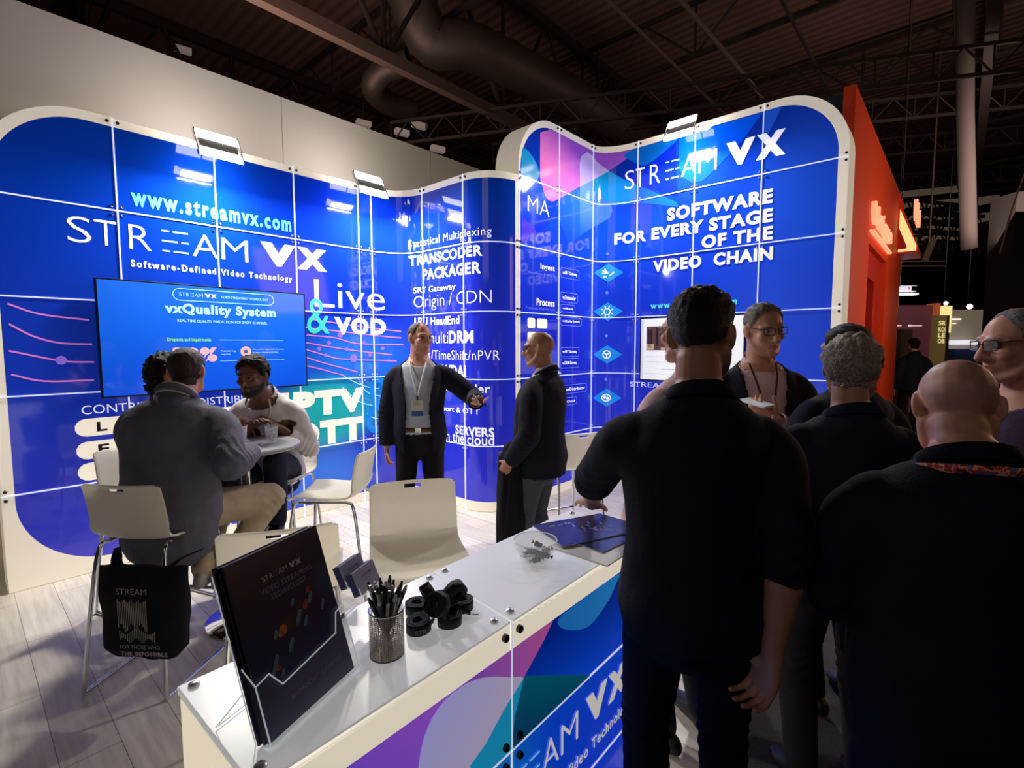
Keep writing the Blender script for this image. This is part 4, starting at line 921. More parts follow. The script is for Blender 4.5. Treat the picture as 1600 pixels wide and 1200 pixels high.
    loc_h = ((P-hc) @ RH)/k
    inhead = (np.linalg.norm(loc_h, axis=1) < .2) & (loc_h[:,2] > -.14)
    for sg in (1,-1):
        d = np.linalg.norm((loc_h - NV((sg*.032,.086,.006)))/NV((1.25,1,.85)), axis=1); amt = .0075*np.exp(-(d/.0125)**2)*inhead; P -= (RH @ NV((0,1,0)))[None]*amt[:,None]*k
    x, y, z = loc_h[:,0], loc_h[:,1], loc_h[:,2]; front = inhead & (y > .045)
    P -= (RH @ NV((0,1,0)))[None]*(front*.004*np.exp(-((z+.0695)/.0035)**2)*np.exp(-(x/.024)**2))[:,None]*k
    setco(me, P); N = normals(me)
    base = np.tile(NV(lin(SKIN[skin])), (len(P),1)); nz = np.array([noise.noise(Vector(p)*28) for p in P[::1]]) if len(P) < 200000 else 0
    base *= (1+.07*nz)[:,None]; base[:,0] *= 1+.05*(np.abs(x) < .02)*front
    lips = front & (np.abs(x) < .023) & (np.abs(z+.0695) < .0095); base[lips] *= NV((.85,.62,.60))
    hcol = NV(lin(hair['col'])) if hair else NV((.02,.015,.012))
    brow = front & (np.abs(x) > .014) & (np.abs(x) < .052) & (np.abs(z-(.027-.12*np.maximum(np.abs(x)-.035,0))) < .0048); base[brow] = base[brow]*.3+hcol*.6
    if stubble:
        jaw = inhead & (z < -.045+.25*np.maximum(.05-y,0)) & (y > .0) & (z > -.135) & ~lips; jaw |= inhead & (np.abs(z+.052) < .006) & (np.abs(x) < .03) & (y > .06); base[jaw] = base[jaw]*(1-stubble)+hcol*stubble
    ear = inhead & (np.hypot((y+.012)/.026, (z+.004)/.040) < 1) & (np.abs(x) > .066)
    mask = np.zeros(len(P))
    if hair:
        phi = np.arctan2(np.abs(x), y); zl = np.interp(phi, [0,.55,.95,1.35,1.75,2.3,PI], hair.get('line', [.078,.070,.045,-.005,-.03,-.07,-.085]))
        soft = hair.get('soft', .024); zl = zl + .010*np.array([noise.noise(Vector(q)*45) for q in loc_h]); mask = np.clip((z-zl)/soft, 0, 1)*inhead*(~ear)
        if hair.get('bald'): mask *= np.clip((hair['bald']-z)/.02, 0, 1)
        fade = hair.get('fade', 0)
        base = base*(1-mask[:,None]*hair.get('scalp', .85)) + hcol[None]*mask[:,None]*hair.get('scalp', .85)
        if fade: fm = np.clip((z-zl+.03)/.09, 0, 1)*inhead*(~ear)*fade*(z > zl-.03); base = base*(1-fm[:,None])+hcol[None]*fm[:,None]
    ca = me.color_attributes.new('tint', 'FLOAT_COLOR', 'POINT'); ca.data.foreach_set('color', np.hstack([np.clip(base,0,1), np.ones((len(P),1))]).ravel())
    hm = None
    if hair and hair.get('th', 0) > 0:
        hm = me.copy()
    finish('body', me, M_skin, root)
    if hm is not None:
        th = hair['th']; ts = hair.get('side', th*.5); el_ = np.clip((z-.02)/.07, 0, 1); t = (ts+(th-ts)*el_)*mask**.8; fr = hair.get('freq', 60); am = hair.get('amp', .25)
        idx = np.where(mask > .02)[0]; nn = np.zeros(len(P))
        for i in idx:
            v = Vector(loc_h[i])
            if hair.get('curly'): nn[i] = noise.cell_vector(v*fr).x*.25 + abs(noise.noise(v*fr))*1.3 + .6*noise.noise(v*fr*2.3) - .3
            else: nn[i] = noise.noise(Vector((v.x*fr*1.3, v.y*fr*.5, v.z*fr*.6))) + .6*noise.noise(v*fr*2)
        up = RH @ NV((0,-.25,.5)); t = t*(1+am*nn); NP = P + N*(t*k+.0008)[:,None] + up[None]*(hair.get('up', 0)*mask*el_*np.clip((y+.02)/.08, 0, 1))[:,None]
        setco(hm, NP); ho = finish('hair', hm, mat('hair_%d_%d_%d' % hair['col'], hair['col'], .6, spec=.35, bump=(hair.get('bumpf', 300), .6), noisecol=(150, .45)), root, mask > .02)
    if eyes:
        for sg in (1,-1):
            mb = MB(); c = HW((sg*.032,.0800,.005)); mb.sphere(c, .0112*k, 14, 10)
            mb2 = MB().sphere(HW((sg*.0325,.0868,.005)), NV((.0072,.0055,.0072))*k, 12, 8, rot=Rm)
            e = mb.build('eye', mat('eye_white', (112,104,98), .25), root); mb2.build('iris', mat('dark_iris', (34,24,18), .15), e)
    if glasses:
        g = MB(); lens = []
        for sg in (1,-1):
            pl = round_poly([(sg*.010,-.016), (sg*.056,-.014), (sg*.058,.018), (sg*.008,.017)], .010, 4); g.tube([HW((p[0], .104-.25*max(0,abs(p[0])-.02)-.0, p[1]+.006)) for p in pl], .0017*k, 6, closed=True)
            lens.append([HW((p[0], .104-.25*max(0,abs(p[0])-.02), p[1]+.006)) for p in pl]); g.tube([HW((sg*.058,.0945,.018)), HW((sg*.074,.06,.018)), HW((sg*.083,.0,.016)), HW((sg*.084,-.012,.012)), HW((sg*.082,-.028,-.006))], .0016*k, 6)
        g.tube([HW((-.010,.106,.012)), HW((0,.109,.014)), HW((.010,.106,.012))], .0016*k, 6)
        go = g.build('glasses', mat('frame_%d_%d_%d' % glasses, glasses, .3), root)
        for L in lens: MB().add(L, [tuple(range(len(L)))]).build('lens', mat('lens_glass', (240,244,246), .05, alpha=.12), go)
    # ---- clothing
    def folds(me, amp, f=9, keepz=None):
        P = coords(me); N = normals(me); d = np.zeros(len(P))
        for i, p in enumerate(P):
            v = Vector((p[0]*f, p[1]*f, p[2]*f*.45)); q = noise.noise(v); d[i] = (1-abs(q)*2)*.5 + .5*noise.noise(v*2.3)
        for sd in 'RL':      # creases at the elbows and knees
            for J, A in ((el[sd], wr[sd]), (kn[sd], an[sd])):
                u = unit(A-J); r = P-J; s = r @ u; m = np.exp(-(np.linalg.norm(r, axis=1)/.11)**2); d += 1.1*m*np.sin(s*150+3*np.sin(r[:,0]*40))
        setco(me, P + N*(d*amp)[:,None])
    def garment(name, spec, infl, hem, cuff, parent=root, amp=.0035, open_=None, flare=0):
        G = Shell(); rows = [t for t in TOR if t[0] >= hem-.01]; zs = [hem] + [t[0] for t in rows if t[0] > hem+.02]
        rr = []
        for zz in zs:
            v = [np.interp(zz, [t[0] for t in TOR], [t[j] for t in TOR]) for j in (1,2,3)]; fl = flare*max(0, (1.05-zz))
            rr.append(ring(zz, v[0], v[1], v[2], infl+fl))
        rr = [q for q, t in zip(rr, zs) if t < 1.46] + [ring(1.478, .098, .074, -.022, infl*.5), ring(1.515, .066, .062, -.024, infl*.45)]; G.loft(rr, 30)
        for sd in 'RL':
            b5 = build**.5; a0 = sh[sd]*.80+T((0,-.015,1.395))*.20
            G.limb([a0, sh[sd]*.8+el[sd]*.2, (sh[sd]+el[sd])/2, el[sd]], [.050*k*b5+infl*.8, .053*k*b5+infl*.85, .050*k*b5+infl*.9, .046*k*b5+infl*.9], n=18)
            if cuff > 0: e = el[sd]+(wr[sd]-el[sd])*cuff; G.limb([el[sd], el[sd]*.6+e*.4, e], [.046*k*b5+infl*.9, .046*k*b5+infl*.8, .036*k+infl*.8], n=18)
        me = G.remesh(.010, 3, .5)
        folds(me, amp); P = coords(me); keep = P[:,2] > hem*k+dz-.004
        ct_ = T((0,-.024,1.497)); nt_ = unit(T((0,-.022+.022,1.50))-T((0,-.022,1.45)))
        if pelvis: keep[:] = True
        keep &= ~(((P-ct_) @ nt_ > 0) & (np.linalg.norm(P-ct_, axis=1) < .15))
        if cuff > 0:
            for sd in 'RL':
                e = el[sd]+(wr[sd]-el[sd])*cuff; u_ = unit(wr[sd]-el[sd]); keep &= ~(((P-e) @ u_ > 0) & (np.linalg.norm(P-e, axis=1) < .085))
        if open_:
            gap, v = open_; zl = (P[:,2]-dz)/k; yl = P[:,1]; w = gap + v*np.clip((1.16-zl), -1, 1)*(zl < 1.16)*.12 + np.clip((zl-1.16)/.34, 0, 1)*.055
            keep &= ~((np.abs(P[:,0]) < w) & (yl > np.interp(zl, [1.0,1.35,1.5], [.04,.02,-.01])) & (np.abs(P[:,0]) < .16) & (zl > hem-.08))
        o = finish(name, me, spec, parent, keep)
        md = o.modifiers.new('cloth', 'SOLIDIFY'); md.thickness = .006; md.offset = 1 if open_ else 0
        return o
    G = Shell(); hemz = .98
    G.loft([ring(zz, *[np.interp(zz, [t[0] for t in TOR], [t[j] for t in TOR]) for j in (1,2,3)], .008) for zz in (.84,.90,.96,1.03)], 28)
    for sd in 'RL':
        b5 = build**.5; a = kn[sd]+(an[sd]-kn[sd])*1.0
        G.limb([hp[sd]+NV((0,0,-.01)), hp[sd]*.65+kn[sd]*.35, kn[sd]], [.096*k*b5, .088*k*b5, .070*k*b5], n=18); G.limb([kn[sd], kn[sd]*.6+a*.4, a], [.070*k*b5, .067*k, .056*k], n=18)
    me = G.remesh(.011, 3, .5); folds(me, .004, 8); finish('trousers', me, cloth('trousers_%d_%d_%d' % legs, legs), root)
    if under: garment('shirt', under['m'], under.get('infl', .008), .95, under.get('cuff', .95), amp=.0025)
    if top: garment(top.get('name', 'jacket'), top['m'], top.get('infl', .018), top.get('hem', .84), top.get('cuff', .95), amp=top.get('amp', .004), open_=top.get('open'), flare=top.get('flare', .05))
    col = (top or {}).get('collar') if top else None
    for cm, r, hgt in ([(col, top.get('infl', .018)*.55+.004, .020)] if col else []) + ([(under['collar'], .004, .036)] if under and under.get('collar') else []):
        mb = MB(); n = 30; vs = []; op = .30; ra, rb = .073*build*k+r, .066*build*k+r
        for i in range(n+1):
            a = PI/2+op+(2*PI-2*op)*i/n; cx, cyy = math.cos(a), math.sin(a); zc = 1.497-.44*cyy*rb/k
            vs += [T((cx*ra, -.024*k+cyy*rb, zc-.014)), T((cx*(ra-.006), -.026*k+cyy*(rb-.006), zc+hgt)), T((cx*(ra+.010), -.024*k+cyy*(rb+.010), zc-.016))]
        mb.add(vs, [(3*i, 3*i+3, 3*i+4, 3*i+1) for i in range(n)] + [(3*i+1, 3*i+4, 3*i+5, 3*i+2) for i in range(n)]); o = mb.build('collar', cm, root); o.modifiers.new('t', 'SOLIDIFY').thickness = .003
    ms = mat('shoe_%d_%d_%d' % shoes, shoes, .45)
    for sd, sg in (('R', 1), ('L', -1)):
        G = Shell(); fd = unit(NV((sg*.18, 1, 0))); a = an[sd]; sx = unit(np.cross(fd, NV((0,0,1)))); zb = a[2]-.085*k
        def rg(f, w, h): c = a+fd*f*k; return (NV((c[0], c[1], zb+h*k+.004)), sx*w*k, NV((0,0,h*k)))
        G.loft([rg(-.062,.030,.036), rg(-.02,.040,.045), rg(.06,.045,.040), rg(.13,.048,.028), rg(.185,.034,.020)], 16); G.limb([a+NV((0,0,.01)), a-fd*.01+NV((0,0,-.05*k))], [.046*k, .044*k])
        finish('shoe', G.remesh(.008, 2), ms, root)
    return dict(root=root, T=T, HW=HW, wr=wr, el=el, sh=sh, an=an, kn=kn, k=k, RH=RH, yaw=yaw, W=W, hp=hp, ring=ring, TOR=TOR)
def to_world(P, p): return P['root'].matrix_world @ Vector(p)
# ------------------------------------------------------------------ the people in the picture
def gp(px, depth): return at(px, 541, depth)[:2]
HAIR = lambda col, th=.012, **k: dict(col=col, th=th, **k)
J_navy = cloth('navy_wool', (26,28,42)); J_black = cloth('black_cotton', (22,24,36)); J_grey = cloth('grey_wool', (96,96,110), st=.3); S_white = cloth('white_linen', (206,202,204)); S_blue = cloth('pale_blue_cotton', (170,180,196)); S_pink = cloth('pink_cotton', (222,194,196)); S_pale = cloth('near_white_cotton', (214,216,222))
J_dark = cloth('dark_navy_wool', (32,36,54)); S_black = cloth('black_jersey', (22,24,37))
SH = [.078,.070,.045,-.005,-.03,-.07,-.085]
p4 = person('man in an open dark jacket and pale blue shirt holding one arm out', gp(654, 3.85), (.10,-1), H=1.80, build=1.02, belly=.03, head=(-38,2,0), eyes=True, skin='pink', voxel=.006,
    wrist={'R': at(603,712,3.82), 'L': at(744,628,3.62)}, pole={'R': (1,-.6,0), 'L': (-1,-.5,-.8)}, hand={'R': dict(curl=.55), 'L': dict(curl=.7, n=(0,.2,1))},
    hair=HAIR((92,78,66), .006, line=[.112,.105,.080,.0,-.03,-.06,-.075], side=.007, scalp=.6, soft=.03), top=dict(m=J_navy, open=(.078,.6), hem=.80, infl=.022, cuff=.97), under=dict(m=S_blue, collar=S_pale, cuff=.9, infl=.010), legs=(22,22,28))
p5 = person('bald man in glasses standing in profile, dark jacket and grey trousers, coat over his arm', gp(846, 3.3), (-.9,.45), H=1.715, build=1.12, belly=.02, head=(-12,3,0), eyes=True, skin='tan', voxel=.006,
    wrist={'L': at(797,722,3.12), 'R': at(806,705,3.45)}, pole={'L': (-.8,-1,-.2), 'R': (1,-1,0)}, hand={'L': dict(curl=.8), 'R': dict(curl=.8)}, glasses=(40,20,22),
    hair=HAIR((120,96,80), 0, scalp=.25, line=SH), top=dict(m=J_black, hem=.80, infl=.022, collar=J_black), under=dict(m=S_blue, collar=S_blue), legs=(70,76,88))
p6 = person('man seen from behind in a dark shirt with rolled sleeves, left hand on the counter', gp(1092, 1.35), (.16,1), H=1.762, build=1.08, head=(24,3,0), skin='tan', voxel=.005, stubble=.5,
    wrist={'L': at(925,786,1.80), 'R': at(1207,1018,1.22)}, pole={'L': (-1,-.35,-.3), 'R': (.35,-1,0)}, hand={'L': dict(d=(-.2,.95,-.25), n=(0,-.3,-1), curl=.12), 'R': dict(d=(-.18,.12,-1), n=(-.75,-.35,0), curl=.55, s=1.12)},
    hair=HAIR((22,17,15), .020, side=.0015, line=[.082,.074,.052,.012,.0,-.022,-.04], soft=.05, scalp=.95, fade=.55, up=.02, amp=.3), top=dict(name='shirt', m=S_black, hem=.83, infl=.013, cuff=.25, collar=S_black, amp=.005), legs=(18,19,24))
p1 = person('large man in a grey blazer sitting on a white stool with his back turned', gp(251, 2.49), (-.02,1), H=1.80, build=1.30, pelvis=.80, lean=9, curve=10, head=(-14,4,0), skin='pink', voxel=.006,
    wrist={'R': at(392,706,2.66), 'L': at(300,695,2.75)}, pole={'R': (.6,-.45,-.9), 'L': (-1,-.25,-.5)}, hand={'R': dict(n=(-.6,0,-.6), curl=.5), 'L': dict(n=(.3,0,-1), curl=.4)},
    ankle={'R': at(352,888,2.56), 'L': at(318,888,2.52)}, kpole={'R': (.55,1,.3), 'L': (-.25,1,.3)},
    hair=HAIR((52,40,34), .012, side=.006, scalp=.9, soft=.03), top=dict(m=J_grey, hem=.80, infl=.024, collar=J_grey, amp=.0045, cuff=.93, flare=.0), under=dict(m=S_white, collar=S_white, cuff=1.0), legs=(178,162,136), shoes=(150,146,144))
p3 = person('bearded man in a white shirt leaning forward at the round bar table', gp(424, 3.42), (.05,-1), H=1.76, build=1.02, pelvis=.79, lean=12, curve=16, head=(6,6,0), eyes=True, skin='brown', voxel=.006, stubble=.93,
    wrist={'R': at_z(388,672,1.095), 'L': at_z(436,668,1.10)}, pole={'R': (.5,-.3,-1), 'L': (-.5,-.3,-1)}, hand={'R': dict(n=(-.3,0,-1), curl=.5), 'L': dict(n=(.5,0,-1), curl=.5)},
    ankle={'L': at(433,815,3.12), 'R': at(405,820,3.16)}, kpole={'L': (-.15,1,-.25), 'R': (.1,1,-.25)},
    hair=HAIR((20,16,15), .026, side=.016, curly=True, freq=42, amp=.5, soft=.02), top=dict(name='shirt', m=S_white, hem=.92, infl=.014, cuff=.75, collar=S_white, amp=.005), legs=(30,34,50))
p2 = person('person with long dark curly hair sitting mostly hidden behind the man in the grey blazer', gp(240, 3.02), (.75,.45), H=1.62, build=.9, pelvis=.79, lean=6, head=(10,5,0), skin='tan', voxel=.008,
    wrist={'R': at(330,700,2.78), 'L': at(330,690,3.0)}, ankle={'R': at(310,860,3.0), 'L': at(315,850,3.1)},
    hair=HAIR((16,13,13), .055, side=.052, curly=True, freq=34, amp=.55, line=[.075,.062,.02,-.09,-.13,-.14,-.14], soft=.02), top=dict(name='shirt', m=J_black, hem=.9, infl=.012), legs=(24,24,30))
p8 = person('smiling man in glasses, dark jacket and pink shirt, standing before the monitor', gp(1189, 2.5), (-.16,-1), H=1.82, build=1.0, head=(-14,10,4), eyes=True, skin='light', voxel=.006, glasses=(24,22,26),
    wrist={'R': at(1165,672,2.32), 'L': at(1210,656,2.32)}, pole={'R': (1,-.5,-.5), 'L': (-1,-.5,-.5)}, hand={'L': dict(n=(.6,0,.8), curl=.6), 'R': dict(n=(-.4,.1,.9), curl=.5)},
    hair=HAIR((136,128,120), .014, side=.005, scalp=.7, line=[.092,.088,.062,.005,-.03,-.07,-.08], soft=.03, amp=.5), top=dict(m=J_black, open=(.05,.2), hem=.82, infl=.020, cuff=.97), under=dict(m=S_pink, collar=S_pink), legs=(26,27,34))
p7 = person('person in a pale pink shirt and glasses, mostly hidden behind the dark-haired man', gp(1076, 1.98), (-.45,.9), H=1.79, build=1.02, head=(-6,0,0), skin='light', voxel=.008, glasses=(120,84,50),
    hair=HAIR((52,44,40), .012, side=.006), top=dict(name='shirt', m=S_pink, hem=.9, infl=.014, cuff=.9, collar=S_pink), legs=(40,42,50))
p10 = person('grey-haired man in a dark navy jacket seen from behind, glasses at his temple', gp(1330, 1.70), (.18,1), H=1.645, build=1.08, head=(30,3,0), skin='light', voxel=.006, glasses=(150,140,130),
    hair=HAIR((158,148,138), .022, side=.017, line=[.078,.068,.04,-.01,-.04,-.062,-.07], amp=.45, bumpf=160), top=dict(m=J_dark, hem=.80, infl=.022, collar=J_dark, amp=.005), under=dict(m=S_blue), legs=(64,58,54))
p9 = person('dark-haired man in a dark suit standing just beyond the grey-haired man', gp(1324, 2.16), (-.1,1), H=1.70, build=1.06, head=(-10,0,0), skin='tan', voxel=.008,
    hair=HAIR((24,20,20), .016, side=.009), top=dict(m=J_navy, hem=.82, infl=.02, collar=J_navy), legs=(26,27,34))
p11 = person('bald man in a black polo shirt, seen from behind at the lower right', gp(1524, 1.05), (.36,1), H=1.625, build=1.14, belly=.03, lean=4, head=(12,24,0), head_shift=(0,.005,-.025), skin='pink', voxel=.005,
    wrist={'L': at(1305,885,1.40)}, pole={'L': (-.3,-1,-.4)}, hand={'L': dict(n=(1,0,.2), curl=.4)},
    hair=HAIR((112,98,92), 0, scalp=.35, line=[.09,.08,.06,.02,0,-.04,-.06], soft=.05), top=dict(name='polo_shirt', m=S_black, hem=.80, infl=.020, cuff=.06, collar=S_black, amp=.005), legs=(26,32,52))
p12 = person('man with glasses facing left at the right edge of the photo', gp(1598, 1.62), (-1,.12), H=1.735, build=1.06, head=(0,6,0), eyes=True, skin='pink', voxel=.006, glasses=(60,40,36),
    hair=HAIR((120,118,122), .006, side=.006, scalp=.5, soft=.04, line=[.10,.09,.06,.0,-.03,-.07,-.08]), top=dict(name='shirt', m=cloth('plum_cotton', (92,74,104)), hem=.88, infl=.016, cuff=.9, collar=cloth('plum_cotton', (92,74,104))), legs=(30,30,36))
p13 = person('person in black standing far down the aisle before the maroon wall', gp(1428, 8.9), (.2,1), H=1.74, build=1.05, skin='tan', voxel=.010, hair=HAIR((20,18,18), .014, side=.01), top=dict(m=J_black, hem=.82, infl=.02, collar=J_black), legs=(22,22,26))
# ------------------------------------------------------------------ counter
CB = np.array([-.648, .92]); CU = np.array([.646, .763]); CU = CU/np.linalg.norm(CU); CW = np.array([CU[1], -CU[0]])
CA = math.atan2(CU[1], CU[0]); CT = .966; CLN = 1.36; CD = .345; Rc = Matrix.Rotation(CA, 3, 'Z')
def cp(s, t, z=CT): p = CB + CU*s + CW*t; return NV((p[0], p[1], z))
ctr = thing('counter', 'white glowing reception counter with a purple and blue printed front', 'counter', V3(CB, 0), CA)
M_body = mat('counter_acrylic', (232,226,214), .3, emit=(238,224,196), es=.72)
def cbox(name, s0, s1, t0, t1, z0, z1, m, bev=.0, par=ctr):
    return MB().box(((s0+s1)/2, -(t0+t1)/2, (z0+z1)/2), (s1-s0, t1-t0, z1-z0)).build(name, m, par, smooth=False, bevel=bev)
cbox('body', 0, CLN, .012, CD-.010, .04, CT-.016, M_body, .004)
cbox('plinth', .02, CLN-.02, .03, CD-.03, 0, .04, M_steel)
M_glasstop = mat('frosted_glass_sheet', (206,208,212), .30, spec=.5, emit=(222,222,222), es=.36); M_glassedge = mat('glass_edge', (190,206,206), .1, emit=(220,230,230), es=.35)
for pl in ([(0,0), (.637,0), (.588,-CD), (0,-CD)], [(.645,0), (CLN,0), (CLN,-CD), (.596,-CD)]):
    MB().prism(pl, CT-.012, CT).build('top_sheet', M_glasstop, ctr, smooth=False, bevel=.0015)
    MB().prism([(p[0]*.9985+.0006, p[1]) for p in pl], CT-.016, CT-.012).build('edge_strip', M_glassedge, ctr, smooth=False)
for s, t in ((.022,.022), (.612,.024), (.670,.024), (.563,CD-.030), (.622,CD-.030), (.022,CD-.03), (CLN-.03,.03), (CLN-.03,CD-.03)):
    MB().lathe([(0,.0075), (.006,.0075), (.0095,.005), (.0105,0)], (s,-t,CT), 16).build('top_stud', mat('brushed_silver', (206,208,212), .32, .6), ctr)
C_print = print_material('counter_print', (-.3, 1.9, -.2, .895), .05, [(0,(14,60,200)), (.64,(10,70,205)), (.9,(0,26,120))], [(.45,.45,.35,.4,(20,130,200),.9,.95), (1.1,.3,.6,.5,(20,60,215),.9,.8)], .62, bes=.74, border=(236,224,202))
PC = Path(lambda s: CB + CU*s + CW*(CD-.004), 0, CLN, [])
rowsC = [(.055, .335), (.339, .636), (.642, .962)]
for s0, s1 in ((0,.588), (.594,1.256), (1.262, CLN)):
    for h0, h1 in rowsC: decal('front_panel', [[(s0,h0), (s1,h0), (s1,h1), (s0,h1)]], PC, .004, C_print, ctr, sh=True)
for s in (.591, 1.259): decal('seam_strip', [[(s-.003,.05), (s+.003,.05), (s+.003,.962), (s-.003,.962)]], PC, .006, M_seam, ctr)
for h in (.337, .639): decal('seam_strip', [[(0,h-.003), (CLN,h-.003), (CLN,h+.003), (0,h+.003)]], PC, .006, M_seam, ctr)
for s in (.591, 1.259):
    for h in (.937, .665, .613, .36):
        for ds in (-.026, .026): MB().tube([PC.at(s+ds, h, .004), PC.at(s+ds, h, .013), PC.at(s+ds, h, .016)], [.0095,.0095,.006], 14).build('panel_stud', M_steel, ctr)
cb = [('purple', [(.02,.642), (.02,.895), (.40,.895), (.585,.895), (.583,.83), (.45,.72), (.44,.642)], grad_flat('purple_front', (104,72,226), (178,98,214), (.15,.65), (.5,.9))),
      ('pink', [(.40,.895), (.762,.895), (.72,.858), (.64,.803), (.583,.773), (.45,.75)], grad_flat('pink_front', (150,84,190), (196,92,164), (.5,.85), (.74,.88))),
      ('lilac', catmull([(.30,.642), (.302,.72), (.307,.80), (.330,.858), (.376,.889), (.44,.892), (.51,.870), (.583,.830), (.635,.800), (.583,.773), (.502,.718), (.430,.66), (.42,.642)], 3), grad_flat('lilac_front', (178,176,236), (196,182,214), (.35,.85), (.5,.7))),
      ('cyan', [(.44,.642), (.447,.697), (.502,.718), (.583,.773), (.640,.803), (.60,.72), (.59,.642)], flat('cyan_front', (24,146,190), .6)),
      ('dark_teal', [(.59,.642), (.60,.72), (.640,.803), (.788,.728), (.90,.67), (.95,.642)], grad_flat('dark_teal_front', (6,70,110), (4,96,120), (.65,.66), (.7,.78))),
      ('drop', catmull([(.81,.893), (.782,.880), (.800,.856), (.848,.828), (.918,.803), (.974,.803), (1.057,.833), (1.107,.872), (1.12,.893), (.95,.894)], 4, True), grad_flat('sky_front', (36,120,204), (40,140,214), (.8,.85), (1.1,.88)))]
for i, (k, pl, m) in enumerate(cb): decal('shape_graphic', [pl], PC, .0046+.0003*i, m, ctr, sh=True)
logo(PC, .403, 1.18, .487, .572, .0066, M_letter, M_bar, ctr)
lettering('lettering', [('Software-Defined Video Technology', .415, 1.215, .385, .432, .02, 0, 1.1)], PC, .0066, M_letter, ctr)
bpy.context.view_layer.update(); _ci = ctr.matrix_world.inverted()
for o in list(ctr.children):
    if o.name.split('.')[0] in ('front_panel','seam_strip','panel_stud','shape_graphic','lettering','letter_bars'): o.data.transform(_ci)

# ------------------------------------------------------------------ stools
M_shell = mat('cream_plastic_shell', (240,237,226), .28, coat=.3)
nt = M_shell.node_tree; _o = nt.nodes['Material Output']; _t = nt.nodes.new('ShaderNodeBsdfTranslucent'); _t.inputs[0].default_value = lin((246,242,228))+(1,); _x = nt.nodes.new('ShaderNodeMixShader'); _x.inputs[0].default_value = .45
nt.links.new(nt.nodes['Principled BSDF'].outputs[0], _x.inputs[1]); nt.links.new(_t.outputs[0], _x.inputs[2]); nt.links.new(_x.outputs[0], _o.inputs[0])
def make_stool(label, loc, face):
    r = thing('bar_stool', label, 'stool', V3(loc, 0), math.atan2(-face[0], face[1]), 'white shell bar stools')
    prof = catmull([(.215,.700), (.20,.716), (.14,.720), (0,.712), (-.10,.712), (-.155,.725), (-.185,.765), (-.198,.83), (-.212,.91), (-.228,.975), (-.238,.995)], 5)
    prof = [tuple(p) for p in prof]; n = 20; vs = []; keep = []
    for i, (y, z) in enumerate(prof):
        v = i/(len(prof)-1); w = .205 - .012*v - (.018 if v > .97 else .006 if v > .93 else 0); w -= .02*max(0, 1-i/3)
        for j in range(n+1):
            t = -1+2*j/n; lift = (.020*abs(t)**2.6) if z < .76 else 0; fwd = .026*abs(t)**2.2*min(1, max(0, (z-.72)/.08)); vs.append((t*w, y+fwd, z+lift))
    fs = []
    for i in range(len(prof)-1):
        for j in range(n):
            if i in (len(prof)-6, len(prof)-7) and 8 <= j <= 11: continue
            fs.append((i*(n+1)+j, i*(n+1)+j+1, (i+1)*(n+1)+j+1, (i+1)*(n+1)+j))
    o = MB().add(vs, fs).build('seat_shell', M_shell, r); md = o.modifiers.new('t', 'SOLIDIFY'); md.thickness = .010; md.offset = 0; b = o.modifiers.new('b', 'BEVEL'); b.width = .003; b.segments = 2; b.limit_method = 'ANGLE'
    for sg in (1,-1):
        MB().tube(catmull([(sg*.15,.165,.698), (sg*.165,.19,.67), (sg*.185,.215,.45), (sg*.205,.235,.05), (sg*.208,.225,.013), (sg*.208,.18,.011)], 5), .0095, 10).build('leg', M_chrome, r)
        MB().tube(catmull([(sg*.15,-.12,.698), (sg*.168,-.165,.67), (sg*.185,-.20,.45), (sg*.205,-.245,.05), (sg*.208,-.235,.013), (sg*.208,-.18,.011)], 5), .0095, 10).build('leg', M_chrome, r)
        MB().tube([(sg*.208,.18,.011), (sg*.208,-.18,.011)], .0095, 10).build('runner', M_chrome, r)
        MB().tube([(sg*.15,.165,.698), (sg*.15,-.12,.698)], .0095, 10).build('seat_rail', M_chrome, r)
    MB().tube([(-.193,.222,.30), (.193,.222,.30)], .0095, 10).build('footrest', M_chrome, r)
    MB().tube([(-.15,.02,.699), (.15,.02,.699)], .009, 10).build('cross_bar', M_chrome, r)
    return r
st1 = make_stool('white bar stool the man in the grey blazer sits on, black tote bag on it', (-1.77, 2.45), (.10,1))
S0 = st1
def copy_stool(label, loc, face):
    c = copy_tree(S0); c['label'] = label; c.location = V3(loc, 0); c.rotation_euler = (0,0,math.atan2(-face[0], face[1])); return c
copy_stool('empty white bar stool seen from the side, between the bar table and the standing man', (-1.10, 3.06), (-1,.02))
copy_stool('empty cream bar stool close behind the counter, turned to face it', (-.40, 2.08), (.30,-1))
copy_stool('bar stool right behind the brochure holder, only its cream back showing', (-.875, 1.885), (-.34,1))
copy_stool('white bar stool behind the bald man in profile, half hidden', (.42, 3.76), (-.45,1))
copy_stool('bar stool under the bearded man in the white shirt', (gp(424,3.42)[0], 3.47), (0,-1))
copy_stool('bar stool hidden under the curly-haired person', (gp(226,3.02)[0]-.02, 3.04), (.75,-.3))

# ------------------------------------------------------------------ bar table and what is on it
TX, TY, TH_ = -1.57, 2.90, 1.05
tb = thing('bar_table', 'round grey-topped bar table on a mirror-polished disc foot', 'table', (TX, TY, 0))
MB().lathe([(0,TH_), (.295,TH_), (.302,TH_-.006), (.302,TH_-.018), (.295,TH_-.024), (0,TH_-.024)], n=56).build('tabletop', mat('grey_laminate', (150,152,158), .3), tb)
MB().lathe([(.035,TH_-.024), (.030,TH_-.06), (.028,.30), (.030,.10), (.05,.045)], n=24).build('column', M_chrome, tb)
MB().lathe([(.05,.045), (.12,.030), (.20,.020), (.24,.012), (.245,.004), (.24,0), (0,0)], n=48).build('foot_disc', mat('polished_chrome', (220,222,226), .06, 1), tb)
MB().lathe([(.12,TH_-.024), (.12,TH_-.034), (.03,TH_-.034)], n=24).build('top_plate', M_steel, tb)
zt = TH_+.0005
